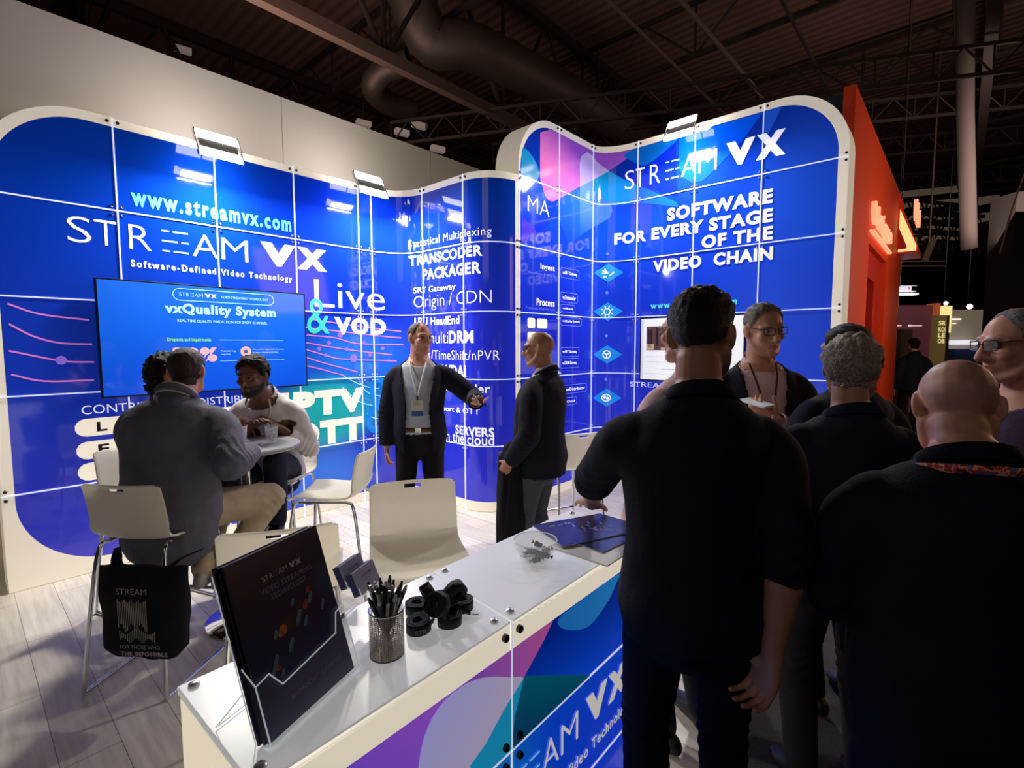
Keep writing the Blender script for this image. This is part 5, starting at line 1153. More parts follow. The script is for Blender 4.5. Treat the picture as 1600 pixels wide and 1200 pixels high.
pc = at_z(377, 690, zt)
c = thing('paper_cup', 'white paper cup with a brown snack poking out, on the bar table', 'cup', pc)
MB().lathe([(0,.001), (.026,.001), (.027,0), (.035,.095), (.037,.097), (.035,.098), (.026,.006), (0,.006)], n=24).build('cup', mat('white_paper', (226,224,222), .6), c)
mb = MB()
for a in range(5): mb.box((.012*math.cos(a*1.3),.012*math.sin(a*1.3),.105+.004*a), (.030,.012,.055), Euler((.3*math.sin(a*2), .35*math.cos(a*1.7), a*1.2)).to_matrix())
mb.build('snack', mat('brown_snack', (150,96,52), .8, bump=(60,.5)), c, bevel=.003)
pc = at_z(425, 692, zt)
M_clear = mat('clear_plastic', (245,248,250), .05, alpha=.22); M_clear2 = mat('clear_acrylic', (236,240,244), .04, alpha=.045, spec=.7); M_aedge = mat('acrylic_edge', (230,236,240), .1, emit=(225,232,238), es=.28)
c = thing('plastic_cup', 'clear plastic cup with a crumpled wrapper, on the right of the bar table', 'cup', pc)
MB().lathe([(0,.001), (.027,.001), (.036,.10), (.038,.102)], n=24).build('cup', M_clear, c, solid=.0012)
mb = MB(); 
for k in range(9): mb.sphere((rng.normal()*.012, rng.normal()*.012, .02+.011*k), (.012,.010,.008), 8, 5, rot=Euler((k, k*2, k)).to_matrix())
mb.build('crumpled_wrapper', mat('grey_wrapper', (150,150,154), .4, .3), c)
def sheet(name, label, cat, center, w, h, rz, m, th=.0012, group=None, tilt=None):
    o = MB().box((0,0,th/2), (w,h,th)).build(name, m, None, smooth=False); o.location = center; o.rotation_euler = (tilt or (0,0,0))[:2] + (rz,); tag(o, label, cat, group); return o
M_leaf = grad_flat  # printed leaflets use their own material below
m_bl = mat('blue_leaflet', (40,90,190), .3)
sheet('leaflet', 'blue leaflet lying on the bar table in front of the cups', 'leaflet', (TX+.02, TY-.10, zt), .21, .15, .3, m_bl)
sheet('leaflet', 'second blue leaflet lying under the paper cup on the bar table', 'leaflet', (TX-.10, TY+.02, zt), .15, .21, -.2, mat('pale_leaflet', (120,150,210), .3))

# ------------------------------------------------------------------ tote bag on the first stool
M_tote = cloth('black_canvas', (16,16,22), st=.3)
bc = at(228, 952, 2.165)
tote = thing('tote_bag', 'black canvas tote bag with pale printed bars hanging from the stool back', 'bag', (bc[0], bc[1], bc[2]-.228), -.06)
G = Shell(); rings = []
for z, a, b in ((.012,.135,.030), (.06,.178,.048), (.16,.180,.050), (.27,.188,.042), (.36,.196,.026), (.405,.199,.014)): rings.append((NV((.0,0,z)), NV((a,0,0)), NV((0,b,0))))
def sq(Sh, rings, n=40, e=.35):
    vs = []; w = np.linspace(0, 2*PI, n, endpoint=False)
    for c_, A, B_ in rings: vs += [c_ + A*math.copysign(abs(math.cos(t))**e, math.cos(t)) + B_*math.copysign(abs(math.sin(t))**.8, math.sin(t)) for t in w]
    k = len(rings); Sh.mb.add(vs, [(i*n+j, i*n+(j+1) % n, (i+1)*n+(j+1) % n, (i+1)*n+j) for i in range(k-1) for j in range(n)] + [tuple(range(n))[::-1], tuple((k-1)*n+j for j in range(n))])
sq(G, rings); me = G.remesh(.006, 3); P = coords(me); N = normals(me); dd = np.array([noise.noise(Vector(p)*9)*.010+noise.noise(Vector((p[0]*22,p[1]*9,p[2]*8)))*.005 for p in P]); setco(me, P+N*dd[:,None])
finish('bag_body', me, M_tote, tote)
tote.scale = (1.07,1,1.07)
for x0, x1 in ((-.09,-.19), (.10,.19)):
    for y0 in (-.012, .012):
        pts = catmull([(x0,y0,.38), (x0*1.05+(x1-x0)*.2,y0,.405), ((x0+x1)/2,y0+.03,.425), (x1,.095,.438)], 5); MB().ribbon(pts, [(1,0,.3)]*len(pts), .030).build('strap', M_tote, tote, solid=.003)
M_tprint = mat('faded_white_ink', (150,148,150), .8)
PB = Path(lambda s: np.array([s, -.058]), -1, 1, [])
lettering('lettering', [('STREAM', -.075, .055, .305, .33, -.01), ('FOR THOSE WHO', -.07, .10, .075, .092, .0), ('THE IMPOSSIBLE', -.07, .13, .045, .063, .04)], PB, .004, M_tprint, tote)
st = []
for k in range(17):
    x = -.073+.0075*k; st += [[(x,.165+.018*math.sin(k*1.1)), (x+.0032,.165+.018*math.sin(k*1.1)), (x+.0032,.285-.014*abs(math.sin(k*.8))), (x,.285-.014*abs(math.sin(k*.8)))]]
for k in range(20):
    x = -.070+.0078*k; st += [[(x,.112+.010*math.sin(k*.9)), (x+.0034,.112+.010*math.sin(k*.9)), (x+.0034,.150-.012*math.sin(k*.5)), (x,.150-.012*math.sin(k*.5))]]
decal('bar_print', st, PB, .004, M_tprint, tote)

# ------------------------------------------------------------------ things on the counter
CZ = CT + .0004
# brochure holder: front edge runs a -> b, leans back
ha, hb = NV((-.392,.766,CZ)), NV((-.312,.972,CZ)); hu = unit(hb-ha); HWD = float(np.linalg.norm(hb-ha)); hn = NV((hu[1],-hu[0],0)); hang = math.atan2(hu[1], hu[0])
hold = thing('brochure_holder', 'clear acrylic brochure holder at the near end of the counter', 'holder', tuple(ha), hang)
# local: x along width, -y = front (towards hn); leaning towards +y
tl = math.radians(17)
def lp(x, d, v): return (x, v*math.sin(tl) + d*math.cos(tl), .004 + v*math.cos(tl) - d*math.sin(tl) + .0)      # d = depth from front, v = up the slope
def pane(name, pts, th=.0025):
    a, b, c = [Vector(p) for p in pts[:3]]; n = (b-a).cross(c-a).normalized()*th; k = len(pts); vs = [Vector(p) for p in pts] + [Vector(p)+n for p in pts]
    o = MB().add(vs, [tuple(range(k))[::-1], tuple(range(k, 2*k))] + [(i, (i+1) % k, (i+1) % k+k, i+k) for i in range(k)]).build(name, M_clear2, hold, smooth=False)
    return o
W_ = HWD; dp = .034
front = [lp(0,0,.0), lp(W_,0,.0), lp(W_,0,.13), lp(W_*.90,0,.125), lp(W_*.84,0,.09), lp(W_*.22,0,.075), lp(W_*.13,0,.105), lp(0,0,.10)]
pane('front_pane', front); pane('back_pane', [lp(0,dp,0), lp(W_,dp,0), lp(W_,dp,.29), lp(0,dp,.29)]); pane('side_pane', [lp(0,0,0), lp(0,dp,0), lp(0,dp,.15), lp(0,0,.10)]); pane('side_pane', [lp(W_,0,0), lp(W_,dp,0), lp(W_,dp,.16), lp(W_,0,.13)]); pane('bottom_pane', [lp(0,0,0), lp(W_,0,0), lp(W_,dp,0), lp(0,dp,0)])
pane('support_foot', [lp(0,dp,.09), lp(W_,dp,.09), (W_, .125, .002), (0, .125, .002)])
er = MB()
for q in (front, ): hold_edges = MB().tube([q[2], q[3], q[4], q[5], q[6], q[7], q[0]], .0014, 6).build('edge_line', M_aedge, hold)
MB().tube([lp(W_,0,.13), lp(W_,0,0), lp(0,0,0)], .0014, 6).build('edge_line', M_aedge, hold); MB().tube([lp(0,0,.10), lp(0,dp,.15)], .0014, 6).build('edge_line', M_aedge, hold); MB().tube([lp(0,dp,.29), lp(0,dp,0), lp(0,0,0)], .0011, 6).build('edge_line', M_aedge, hold); MB().tube([lp(0,dp,.09), (0,.125,.003), (W_,.125,.003)], .0011, 6).build('edge_line', M_aedge, hold)
def cover_mat():
    m = bpy.data.materials.new('catalogue_cover'); m.use_nodes = True; nt = m.node_tree; g = NG(nt); b = nt.nodes['Principled BSDF']
    uv = nt.nodes.new('ShaderNodeUVMap'); uv.uv_map = 'art'; sp = nt.nodes.new('ShaderNodeSeparateXYZ'); nt.links.new(uv.outputs[0], sp.inputs[0]); 
    u = sp.outputs[0]; h = sp.outputs[1]
    rp = nt.nodes.new('ShaderNodeValToRGB'); nt.links.new(g.m('DIVIDE', h, .297), rp.inputs[0]); e = rp.color_ramp.elements; e[0].color = lin((52,52,104))+(1,); e[1].color = lin((20,20,44))+(1,); e[0].position = .05; e[1].position = .75
    col = rp.outputs[0]
    for cu, ch, ru, rh, c, s, a in ((.10,.14,.10,.06,(46,40,62),.9,.8), (.17,.17,.06,.05,(56,30,50),.9,.7), (.195,.19,.04,.05,(40,70,100),.9,.8), (.085,.155,.035,.02,(70,46,40),.9,.8), (.13,.165,.05,.03,(60,34,44),.9,.7)):
        col = g.mix(g.m('MULTIPLY', g.blob(u, h, cu, ch, ru, rh, s), a), col, c)
    nt.links.new(col, b.inputs['Base Color']); b.inputs['Roughness'].default_value = .35; return m
M_cover = cover_mat(); M_coverp = mat('cover_edge', (24,26,50), .5)
def capsule_rot(c, L, w, ang):
    pl = capsule_poly(-L/2, L/2, -w/2, w/2, 7); ca, sa = math.cos(ang), math.sin(ang); return [(c[0]+p[0]*ca-p[1]*sa, c[1]+p[0]*sa+p[1]*ca) for p in pl]
def brochure(label, d, v0, x0, tw=0):
    b = thing('brochure', label, 'brochure', tuple(ha), hang, 'dark catalogues in the holder'); W2, H2, t = .21, .297, .004
    q = lambda x, dd, v: Vector(lp(x0+x, d+dd, v0+v))
    vs = [q(0,0,0), q(W2,0,tw), q(W2,0,H2+tw), q(0,0,H2), q(0,t,0), q(W2,t,tw), q(W2,t,H2+tw), q(0,t,H2)]
    MB().add(vs, [(0,1,2,3), (4,7,6,5), (0,4,5,1), (1,5,6,2), (2,6,7,3), (3,7,4,0)]).build('pages', M_coverp, b, smooth=False)
    class PP(Path):
        def at(s, u, h, dd=0): return tuple(q(u, -dd, h + tw*u/W2))
    P_ = PP(None, 0, W2, []); fc = decal('cover', [[(0,0),(W2,0),(W2,H2),(0,H2)]], P_, .0004, M_cover, b, sh=True)
    ink = mat('cover_white_ink', (190,192,205), .5); dimk = mat('cover_dim_ink', (120,124,150), .5)
    it, vx, dash = logo_items(.062, .152, .243, .252, -.004); lettering('cover_lettering', it, P_, .0008, ink, fc); lettering('cover_lettering', vx, P_, .0008, ink, fc); decal('cover_graphic', dash, P_, .0008, dimk, fc)
    lettering('cover_lettering', [('VIDEO STREAMING', .052, .172, .222, .232, .0), ('TECHNOLOGY', .070, .154, .207, .217, .0)], P_, .0008, dimk, fc)
    lettering('cover_lettering', [('BROADCAST CATALOG', .060, .185, .035, .043, .0)], P_, .0008, dimk, fc)
    for m, L in ((mat('cover_teal', (84,118,128), .5), [((.045,.105),.032,.008), ((.085,.118),.026,.009), ((.115,.155),.026,.009), ((.150,.175),.022,.009), ((.128,.140),.02,.008), ((.175,.150),.02,.007), ((.11,.185),.014,.007), ((.06,.150),.016,.008), ((.055,.085),.014,.006)]), (mat('cover_orange', (190,104,40), .5), [((.077,.150),.018,.018), ((.070,.146),.012,.012)]), (mat('cover_red', (150,48,40), .5), [((.136,.168),.018,.012), ((.112,.150),.020,.007), ((.050,.097),.010,.009), ((.15,.19),.012,.008)])):
        decal('cover_graphic', [capsule_rot(c_, l, w, 1.0) for c_, l, w in L], P_, .0007+.0001*len(L)*.3, m, fc)
    return b
brochure('front catalogue in the acrylic holder, dark cover with glowing capsules', .005, .004, .0025)
brochure('second catalogue in the holder, its top edge showing just behind the front one', .013, .004, .000, .0)
brochure('rearmost catalogue in the holder, pushed furthest left', .021, .006, -.004, .0)

# pen cup
pcx = cp(0,0); pen0 = NV((-.268, 1.024, CZ))
cup = thing('pen_cup', 'round steel mesh pen cup standing on the counter', 'pen cup', tuple(pen0))
def mesh_mat():
    m = mat('perforated_steel', (150,136,126), .4, .55); nt = m.node_tree; b = nt.nodes['Principled BSDF']; tc = nt.nodes.new('ShaderNodeTexCoord'); mp = nt.nodes.new('ShaderNodeMapping'); mp.inputs['Rotation'].default_value = (.6,.6,.78); nt.links.new(tc.outputs['Object'], mp.inputs[0])
    ck = nt.nodes.new('ShaderNodeTexChecker'); ck.inputs['Scale'].default_value = 330; nt.links.new(mp.outputs[0], ck.inputs[0]); nt.links.new(g_inv(nt, ck.outputs[1]), b.inputs['Alpha']); return m
def g_inv(nt, s):
    n = nt.nodes.new('ShaderNodeMapRange'); nt.links.new(s, n.inputs[0]); n.inputs[3].default_value = .42; n.inputs[4].default_value = 1; return n.outputs[0]
pr = .0365; ph = .098
MB().lathe([(pr,.003), (pr,ph)], n=40).build('mesh_wall', mesh_mat(), cup)
MB().tube([(pr*math.cos(a), pr*math.sin(a), ph) for a in np.linspace(0, 2*PI, 40, endpoint=False)], .0018, 8, closed=True).build('rim', M_chrome, cup); MB().lathe([(0,0), (pr,0), (pr,.004), (0,.004)], n=32).build('base', M_steel, cup)
M_pen = [mat('pen_dark', (26,24,28), .3), mat('pen_silver', (196,192,194), .3, .4), mat('pen_graphite', (70,66,70), .3, .5)]
for k in range(22):
    a = k*2.399; r0 = .004+.020*(k % 7)/7; r1 = .028*math.sqrt((k+.6)/22); bx, by = -r1*.5*math.cos(a), -r1*.5*math.sin(a)
    b0 = NV((bx, by, .006)); tz = .138+.024*((k*7) % 5)/5; top = NV((r1*1.55*math.cos(a), r1*1.55*math.sin(a), tz)); d = unit(top-b0)
    p = thing('pen', ['black pen in the mesh pen cup', 'silver pen in the mesh pen cup', 'graphite pen in the mesh pen cup'][k % 3], 'pen', tuple(pen0+b0), 0, 'pens in the mesh cup')
    L = float(np.linalg.norm(top-b0)); e = lambda s: tuple(d*L*s)
    MB().tube([e(0), e(.06), e(.1), e(.62), e(.9)], [.001,.003,.0042,.0046,.0046], 10).build('barrel', M_pen[k % 3], p); MB().tube([e(.9), e(.93), e(.965), e(1)], [.0046,.0046,.003,.0026], 10).build('push_button', M_pen[(k+1) % 3], p)
    sd = unit(np.cross(d, NV((math.cos(a*3), math.sin(a*3), .2)))); MB().tube([tuple(d*L*.9+sd*.0058), tuple(d*L*.68+sd*.0062)], .0014, 6).build('clip', M_pen[1], p)
# business card stand
cs = NV((-.346, 1.168, CZ)); ca = hang+.10
cst = thing('card_stand', 'clear two-tier stand for business cards behind the pen cup', 'card stand', tuple(cs), ca)
ct = math.radians(24)
def cpos(x, d, v, lift): return (x, d*math.cos(ct) + v*math.sin(ct), lift + v*math.cos(ct) - d*math.sin(ct))
def apane(par, name, pts, th=.002):
    a, b, c_ = [Vector(p) for p in pts[:3]]; n = (b-a).cross(c_-a).normalized()*th; k = len(pts); vs = [Vector(p) for p in pts] + [Vector(p)+n for p in pts]
    return MB().add(vs, [tuple(range(k))[::-1], tuple(range(k, 2*k))] + [(i, (i+1) % k, (i+1) % k+k, i+k) for i in range(k)]).build(name, M_clear2, par, smooth=False)
cw = .094
apane(cst, 'base_pane', [(-cw/2,-.02,.001), (cw/2,-.02,.001), (cw/2,.07,.001), (-cw/2,.07,.001)])
apane(cst, 'back_pane', [(-cw/2,.05,.001), (cw/2,.05,.001), (cw/2,.085,.15), (-cw/2,.085,.15)])
for tier, (lf, dd) in enumerate(((.070, .0), (.098, .038))):
    apane(cst, 'tray_lip', [cpos(-cw/2, dd-.012, 0, lf), cpos(cw/2, dd-.012, 0, lf), cpos(cw/2, dd-.012, .020, lf), cpos(-cw/2, dd-.012, .020, lf)])
    apane(cst, 'tray_floor', [cpos(-cw/2, dd-.012, 0, lf), cpos(cw/2, dd-.012, 0, lf), cpos(cw/2, dd+.02, 0, lf), cpos(-cw/2, dd+.02, 0, lf)])
    apane(cst, 'riser', [cpos(-cw/2, dd+.02, 0, lf), cpos(cw/2, dd+.02, 0, lf), (cw/2, .055+.01*tier, .003), (-cw/2, .055+.01*tier, .003)])
    MB().tube([cpos(-cw/2, dd-.012, .020, lf), cpos(-cw/2, dd-.012, 0, lf), cpos(cw/2, dd-.012, 0, lf), cpos(cw/2, dd-.012, .020, lf)], .001, 6).build('edge_line', M_aedge, cst)
    for k in range(5):
        c = thing('business_card', ['business card in the lower tier of the clear card stand', 'business card in the upper tier of the clear card stand'][tier], 'card', tuple(cs), ca, ['cards in the lower tier', 'cards in the upper tier'][tier])
        d0 = dd-.008+.0045*k; v0 = .002; q = lambda x, e, v: Vector(cpos(x, d0+e, v0+v, lf)); w2, h2 = .0425, .055
        vs = [q(-w2,0,0), q(w2,0,0), q(w2,0,h2), q(-w2,0,h2), q(-w2,.0036,0), q(w2,.0036,0), q(w2,.0036,h2), q(-w2,.0036,h2)]
        MB().add(vs, [(0,1,2,3), (4,7,6,5), (0,4,5,1), (1,5,6,2), (2,6,7,3), (3,7,4,0)]).build('card', mat('card_front', (176,168,184), .5) if k == 0 else mat('card_navy', (52,56,112), .5), c, smooth=False)
        if k == 0:
            class PQ(Path):
                def at(s, u, h, e=0): return tuple(q(u, -e, h))
            lettering('card_print', [('STREAM', -.020, .008, .033, .0375, -.005), ('VX', .010, .022, .0325, .0385, .05)], PQ(None,-1,1,[]), .0004, mat('card_ink', (60,50,90), .5), c); decal('card_stripe', [[(-.02,.024), (.012,.024), (.012,.026), (-.02,.026)]], PQ(None,-1,1,[]), .0004, mat('card_pink', (190,110,130), .5), c)
# rolled lanyards
M_lan = mat('black_ribbon', (12,12,14), .6, bump=(400,.2)); M_ink = mat('ribbon_print', (150,150,155), .6)
spots = [((-.236,1.192),0), ((-.178,1.222),0), ((-.126,1.205),0), ((-.218,1.110),0), ((-.150,1.138),0), ((-.200,1.165),1), ((-.140,1.180),1), ((-.176,1.120),1)]
lw_ = ['leftmost of the back row', 'middle of the back row', 'rightmost, nearest the counter seam', 'front left, showing printed letters', 'front right, its clip showing', 'on top, left', 'on top, right', 'on top, at the front']
for k, ((x, y), lay) in enumerate(spots):
    rz = k*1.7; r = thing('rolled_lanyard', 'rolled black lanyard in the heap on the counter, ' + lw_[k], 'lanyard', (x, y, CZ + .026*lay), rz, 'rolled lanyards on the counter')
    wv = .025; ti = (Euler((1.15, .25*math.sin(k), 0)) if lay else Euler((.04*math.sin(k*2.1), 0, 0))).to_matrix(); off = Vector((0,.012,.026)) if lay else Vector((0,0,.001))
    vs = []; fs = []; n = 110
    for i in range(n+1):
        t = i/n; rad = .012+.0175*t+.0008*math.sin(i*.8); a = t*2*PI*5.2
        for z in (0, wv): vs.append(ti @ Vector((rad*math.cos(a), rad*math.sin(a), z)) + off)
    fs = [(2*i, 2*i+2, 2*i+3, 2*i+1) for i in range(n)]
    MB().add(vs, fs).build('ribbon', M_lan, r, solid=.0016)
    a = 5.2*2*PI; e = Vector((.0295*math.cos(a), .0295*math.sin(a), wv/2)); t_ = Vector((-math.sin(a), math.cos(a), 0)); tail = catmull([e, e+t_*.012+Vector((0,0,-.002)), e+t_*.026+e.normalized()*.004+Vector((0,0,-.006))], 4)
    if not lay: MB().ribbon(tail, [(0,0,1)]*len(tail), .012).build('tail', M_lan, r, solid=.0014)
    if not lay:
        q = NV(tail[-1]); q[2] = .004; td = NV(t_); MB().tube([tuple(q), tuple(q+td*.006+NV((0,0,0))), tuple(q+td*.012+NV((.004,0,0))), tuple(q+td*.020), tuple(q+td*.014-NV((.004,0,0))), tuple(q+td*.006)], .0013, 6).build('clip_hook', M_chrome, r)
    if k in (0, 3, 5):
        class PL_(Path):
            def at(s, u, h, e=0): aa = u/.0275; return tuple(ti @ Vector(((.0300+.0008+e)*math.cos(aa), (.0300+.0008+e)*math.sin(aa), h)) + off)
        base_a = (-1.2 - rz); lettering('ribbon_lettering', [('STR', base_a*.0275-.011, base_a*.0275+.013, .006, .015, .0)], PL_(None,-9,9,[]), .0012, M_ink, r)
# glass bowl with wrapped sweets
bw = NV((.070, 1.492, CZ))
bowl = thing('glass_bowl', 'round clear glass bowl of wrapped sweets on the counter', 'bowl', tuple(bw))
M_glass = mat('clear_glass', (250,252,253), .02, trans=1, ior=1.45)
MB().lathe([(0,.004), (.030,.004), (.045,.014), (.058,.036), (.064,.062), (.066,.064), (.068,.062), (.062,.034), (.050,.010), (.034,0), (0,0)], n=48).build('bowl_wall', mat('thin_glass', (240,244,246), .03, alpha=.16, spec=.8), bowl)
MB().tube([(.066*math.cos(a), .066*math.sin(a), .063) for a in np.linspace(0, 2*PI, 48, endpoint=False)], .0018, 8, closed=True).build('rim', mat('glass_rim', (230,236,240), .05, alpha=.7, emit=(220,228,232), es=.12), bowl)
M_sw = [mat('silver_wrap', (180,176,178), .25, .8), mat('brown_wrap', (112,88,78), .35, .4), mat('grey_wrap', (92,92,100), .3, .5), mat('white_wrap', (210,206,202), .4)]
for k in range(13):
    a = k*2.4; rad = (.014, .030, .036)[k % 3]*(1 if k > 4 else .8); z = .013+.010*(k//5)
    s = thing('wrapped_sweet', ['silver', 'brown', 'grey', 'white'][k % 4] + '-wrapped sweet in the glass bowl', 'sweet', tuple(bw + NV((rad*math.cos(a), rad*math.sin(a), z))), a*1.3, 'sweets in the glass bowl')
    R3 = Euler((.5*math.sin(k), .4*math.cos(k*2), 0)).to_matrix()
    MB().box((0,0,0), (.026,.017,.011), R3).build('sweet', M_sw[k % 4], s, bevel=.003)
    for sg in (1,-1): MB().add([R3 @ Vector(p) for p in ((sg*.013,0,0), (sg*.022,.009,.002), (sg*.023,0,-.002), (sg*.022,-.009,.002))], [(0,1,2), (0,2,3)]).build('twist_end', M_sw[k % 4], s, solid=.0006)
# leaflets beside the bowl
def leaf_mat():
    m = bpy.data.materials.new('blue_leaflet_cover'); m.use_nodes = True; nt = m.node_tree; b = nt.nodes['Principled BSDF']; tc = nt.nodes.new('ShaderNodeTexCoord')
    n = nt.nodes.new('ShaderNodeTexNoise'); n.inputs['Scale'].default_value = 6; nt.links.new(tc.outputs['Object'], n.inputs[0]); rp = nt.nodes.new('ShaderNodeValToRGB'); e = rp.color_ramp.elements
    e[0].position = .35; e[0].color = lin((22,30,84))+(1,); e[1].position = .7; e[1].color = lin((52,58,130))+(1,); nt.links.new(n.outputs[0], rp.inputs[0]); nt.links.new(rp.outputs[0], b.inputs['Base Color']); b.inputs['Roughness'].default_value = .25; return m
M_leafc = leaf_mat(); M_edge = mat('paper_edge', (214,212,214), .6)
def leaflet(label, x, y, z, rz, m, marks=True):
    o = thing('leaflet', label, 'leaflet', (x, y, z), rz, 'leaflets at the far end of the counter'); MB().box((0,0,.0015), (.297,.21,.003)).build('pages', M_edge, o, smooth=False)
    MB().box((0,0,.0033), (.2965,.2095,.0004)).build('cover', m, o, smooth=False)
    if marks:
        PZ = Path(lambda s: np.array([s, 0]), -1, 1, [])
        class PF(Path):
            def at(s, u, h, e=0): return (u, h, .0036+e)
        P_ = PF(None,-1,1,[]); decal('cover_graphic', [capsule_rot((.02+.045*math.sin(i*2.3)+.004*i, .075-.011*i+.02*math.cos(i*1.9)), .016+.006*(i % 3), .006, 1.0+.1*i) for i in range(13)], P_, .0004, mat('leaf_sky', (110,140,200), .4), o)
        decal('cover_graphic', [capsule_rot((.0+.035*math.sin(i*1.7)+.008*i, .03-.016*i+.03*math.cos(i*2.7)), .012, .007, 1.2) for i in range(6)], P_, .0005, mat('leaf_rose', (150,90,120), .4), o)
        it, vx, dash = logo_items(-.10, -.01, .06, .07, -.004); lettering('cover_lettering', it+vx, P_, .0004, mat('leaf_white', (200,205,225), .4), o)
    return o
lz = CZ
leaflet('white sheet lying lowest under the blue leaflets near the counter edge', .300, 1.62, lz, CA-.02, mat('white_sheet', (220,218,216), .5), False)
leaflet('blue leaflet under the top one, turned towards the counter edge', .318, 1.705, lz+.0042, CA-.10, M_leafc, False)
leaflet('top blue leaflet with small coloured capsules beside the glass bowl', .250, 1.725, lz+.0084, CA-.42, M_leafc)
# ------------------------------------------------------------------ things people hold or wear
def local_of(P, pts): return pts
# phone in the standing man's hand
bpy.context.view_layer.update()
w = to_world(p4, p4['wr']['L']); e = to_world(p4, p4['el']['L']); d = (w-e).normalized()
ph = thing('phone', 'black phone in the outstretched hand of the standing man', 'phone', tuple(w + d*.10 + Vector((.02,-.045,.03))), 0)
Rp = Euler((.35,.5,.6)).to_matrix(); MB().rbox((0,0,0), (.070,.145,.009), .010, Rp).build('phone_body', M_black, ph, bevel=.0015); MB().rbox(Rp @ Vector((0,0,.0048)), (.064,.138,.0006), .008, Rp).build('phone_screen', mat('dark_glass', (14,16,22), .05), ph)
def chest_pt(P, x, z, off, base=None):
    rr = [t for t in P['TOR']]; zs = [t[0] for t in rr]; a = np.interp(z, zs, [t[1] for t in rr]); b = np.interp(z, zs, [t[2] for t in rr]); yo = np.interp(z, zs, [t[3] for t in rr])
    A = a*1.02*P['k']; y = yo + b*P['k']*math.sqrt(max(0, 1-(x/A)**2)) + off; return to_world(P, P['T']((x, y, z)))
def lanyard(P, name, label, zlow, m, xw=.052, off=.022, wid=.014, badge=None, asthing=True, dx=0):
    pts = [[(sg*.062,1.50), (sg*xw,1.44), (sg*xw*.72,1.38), (sg*xw*.40,(1.38+zlow)/2), (sg*.006,zlow)] for sg in (1,-1)]
    r = thing(name, label, 'badge' if badge else 'lanyard', tuple(chest_pt(P, 0, zlow, off)))
    inv = Vector(r.location)
    for pl in pts:
        W_ = [chest_pt(P, x+dx*(1.5-z), z, off if z < 1.47 else off*.6)-inv for x, z in pl]; W_ = catmull([tuple(q) for q in W_], 5); MB().ribbon(W_, [tuple(Vector((math.cos(P['yaw']), math.sin(P['yaw']), .25)).normalized())]*len(W_), wid).build('strap', m, r, solid=.0014)
    if badge:
        Rb = Matrix.Rotation(P['yaw']+PI, 3, 'Z'); w_, h_ = badge
        MB().box(Rb @ Vector((0,-.004,-.022)), (.012,.004,.030), Rb).build('clip', M_black, r); MB().rbox(Rb @ Vector((0,-.004,-.035-h_/2)), (w_,.003,h_), .001, Rb).build('card', mat('badge_paper', (206,204,200), .5), r, smooth=False)
        MB().box(Rb @ Vector((0,-.0062,-.035-h_*.80)), (w_*.98,.001,h_*.30), Rb).build('card_stripe', mat('badge_blue', (52,92,160), .5), r, smooth=False); 
        for i in range(3): MB().box(Rb @ Vector((-.008,-.0062,-.045-.011*i)), (w_*.5,.001,.004), Rb).build('card_line', mat('badge_grey', (150,146,140), .5), r, smooth=False)
    return r
lanyard(p4, 'badge', 'white name badge with a blue stripe hanging on a white lanyard', 1.245, mat('white_ribbon', (214,212,214), .6), badge=(.085,.125), off=.034)
lanyard(p3, 'lanyard', 'pale lanyard round the neck of the bearded man in white', 1.18, mat('white_ribbon', (214,212,214), .6), off=.028, xw=.075)
lanyard(p8, 'lanyard', 'dark red lanyard over the pink shirt of the smiling man', 1.20, mat('dark_red_ribbon', (74,26,34), .6), off=.020, wid=.010)
# bright lanyard round the neck of the bald man
nk = []
for a in np.linspace(-.35*PI, 1.35*PI, 26): nk.append(to_world(p11, p11['T']((.102*math.cos(a+PI), -.026+.088*math.sin(a+PI), 1.478+.018*math.sin(a)))))
r = thing('lanyard', 'bright multicoloured lanyard round the neck of the bald man at lower right', 'lanyard', tuple(nk[13]))
m = bpy.data.materials.new('patterned_ribbon'); m.use_nodes = True; nt = m.node_tree; b = nt.nodes['Principled BSDF']; tc = nt.nodes.new('ShaderNodeTexCoord'); v = nt.nodes.new('ShaderNodeTexNoise'); v.inputs['Scale'].default_value = 45; nt.links.new(tc.outputs['Object'], v.inputs[0])
rp = nt.nodes.new('ShaderNodeValToRGB'); rp.color_ramp.interpolation = 'CONSTANT'; el_ = rp.color_ramp.elements; el_[0].position = 0; el_[0].color = lin((60,30,50))+(1,); el_[1].position = .42; el_[1].color = lin((214,70,40))+(1,)
for ps, c in ((.5,(236,190,170)), (.56,(200,40,50)), (.63,(70,120,190))): x = el_.new(ps); x.color = lin(c)+(1,)
nt.links.new(v.outputs[0], rp.inputs[0]); nt.links.new(rp.outputs[0], b.inputs['Base Color']); b.inputs['Roughness'].default_value = .5
W_ = [tuple(q - Vector(nk[13])) for q in nk]; MB().ribbon(W_, [(0,0,1)]*len(W_), .019).build('strap', m, r, solid=.0016)
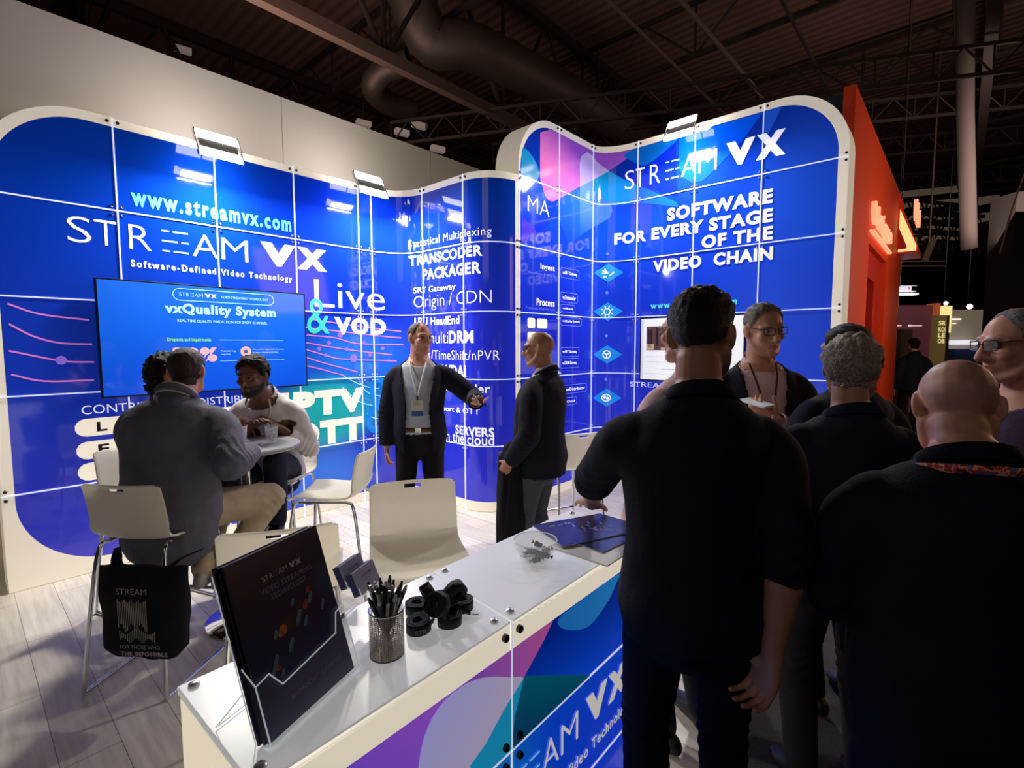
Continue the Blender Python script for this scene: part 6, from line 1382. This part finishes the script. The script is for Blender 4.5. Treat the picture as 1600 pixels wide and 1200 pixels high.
# belt of the standing man
# coat over the profile man's arm
w = to_world(p5, p5['wr']['L']); ct0 = NV(w) + NV((-.02,.05,.03))
coat = Shell(); rg_ = []
for z, a, b_ in ((.03,.050,.035), (-.02,.075,.060), (-.15,.085,.070), (-.35,.095,.075), (-.55,.100,.070), (-.68,.105,.06)): rg_.append((ct0 + NV((.02+.02*(-z), .05, z)), NV((a,.02,0)), NV((-.02,b_*1.3,0))))
coat.loft(rg_, 28); me = coat.remesh(.008, 2); P = coords(me); N = normals(me); dd = np.array([.014*noise.noise(Vector((p[0]*26,p[1]*26,p[2]*3)))+.006*noise.noise(Vector((p[0]*60,p[1]*60,p[2]*5))) for p in P]); setco(me, P+N*dd[:,None] - ct0)
co = finish('coat', me, cloth('black_coat_wool', (18,19,27)), None); co.location = tuple(ct0); tag(co, 'dark folded coat hanging from the hands of the bald man in profile', 'coat')
# small white cup held by the smiling man
w = to_world(p8, p8['wr']['L']); e = to_world(p8, p8['el']['L']); d = (w-e).normalized()
c = thing('white_phone', 'white phone held flat by the smiling man in glasses', 'phone', tuple(w + d*.10 + Vector((-.02,-.015,.035))))
Rp = Euler((.15,-.1,.4)).to_matrix(); MB().rbox((0,0,0), (.075,.145,.008), .009, Rp).build('phone_body', mat('white_gloss', (226,226,230), .2), c, bevel=.0015); MB().rbox(Rp @ Vector((0,0,.0043)), (.068,.135,.0006), .006, Rp).build('phone_screen', mat('pale_screen', (190,196,206), .1, emit=(190,196,206), es=.3), c)
# belt and small clothing parts
def belt(P, m, z=.985, off=.020):
    mb = MB(); pts = [P['ring'](z, *[np.interp(z, [t[0] for t in P['TOR']], [t[j] for t in P['TOR']]) for j in (1,2,3)], off)]
    c, A, B_ = pts[0]; W_ = [tuple(c + A*math.cos(t) + B_*math.sin(t)) for t in np.linspace(0, 2*PI, 48)]; mb.ribbon(W_, [(0,0,1)]*48, .034); o = mb.build('belt', m, P['root'], solid=.003)
    f = c + B_; Rb = Matrix.Identity(3); MB().box(tuple(f + NV((0,.003,0))), (.045,.006,.036)).build('buckle', M_chrome, o)
belt(p4, mat('brown_leather', (96,58,36), .5))
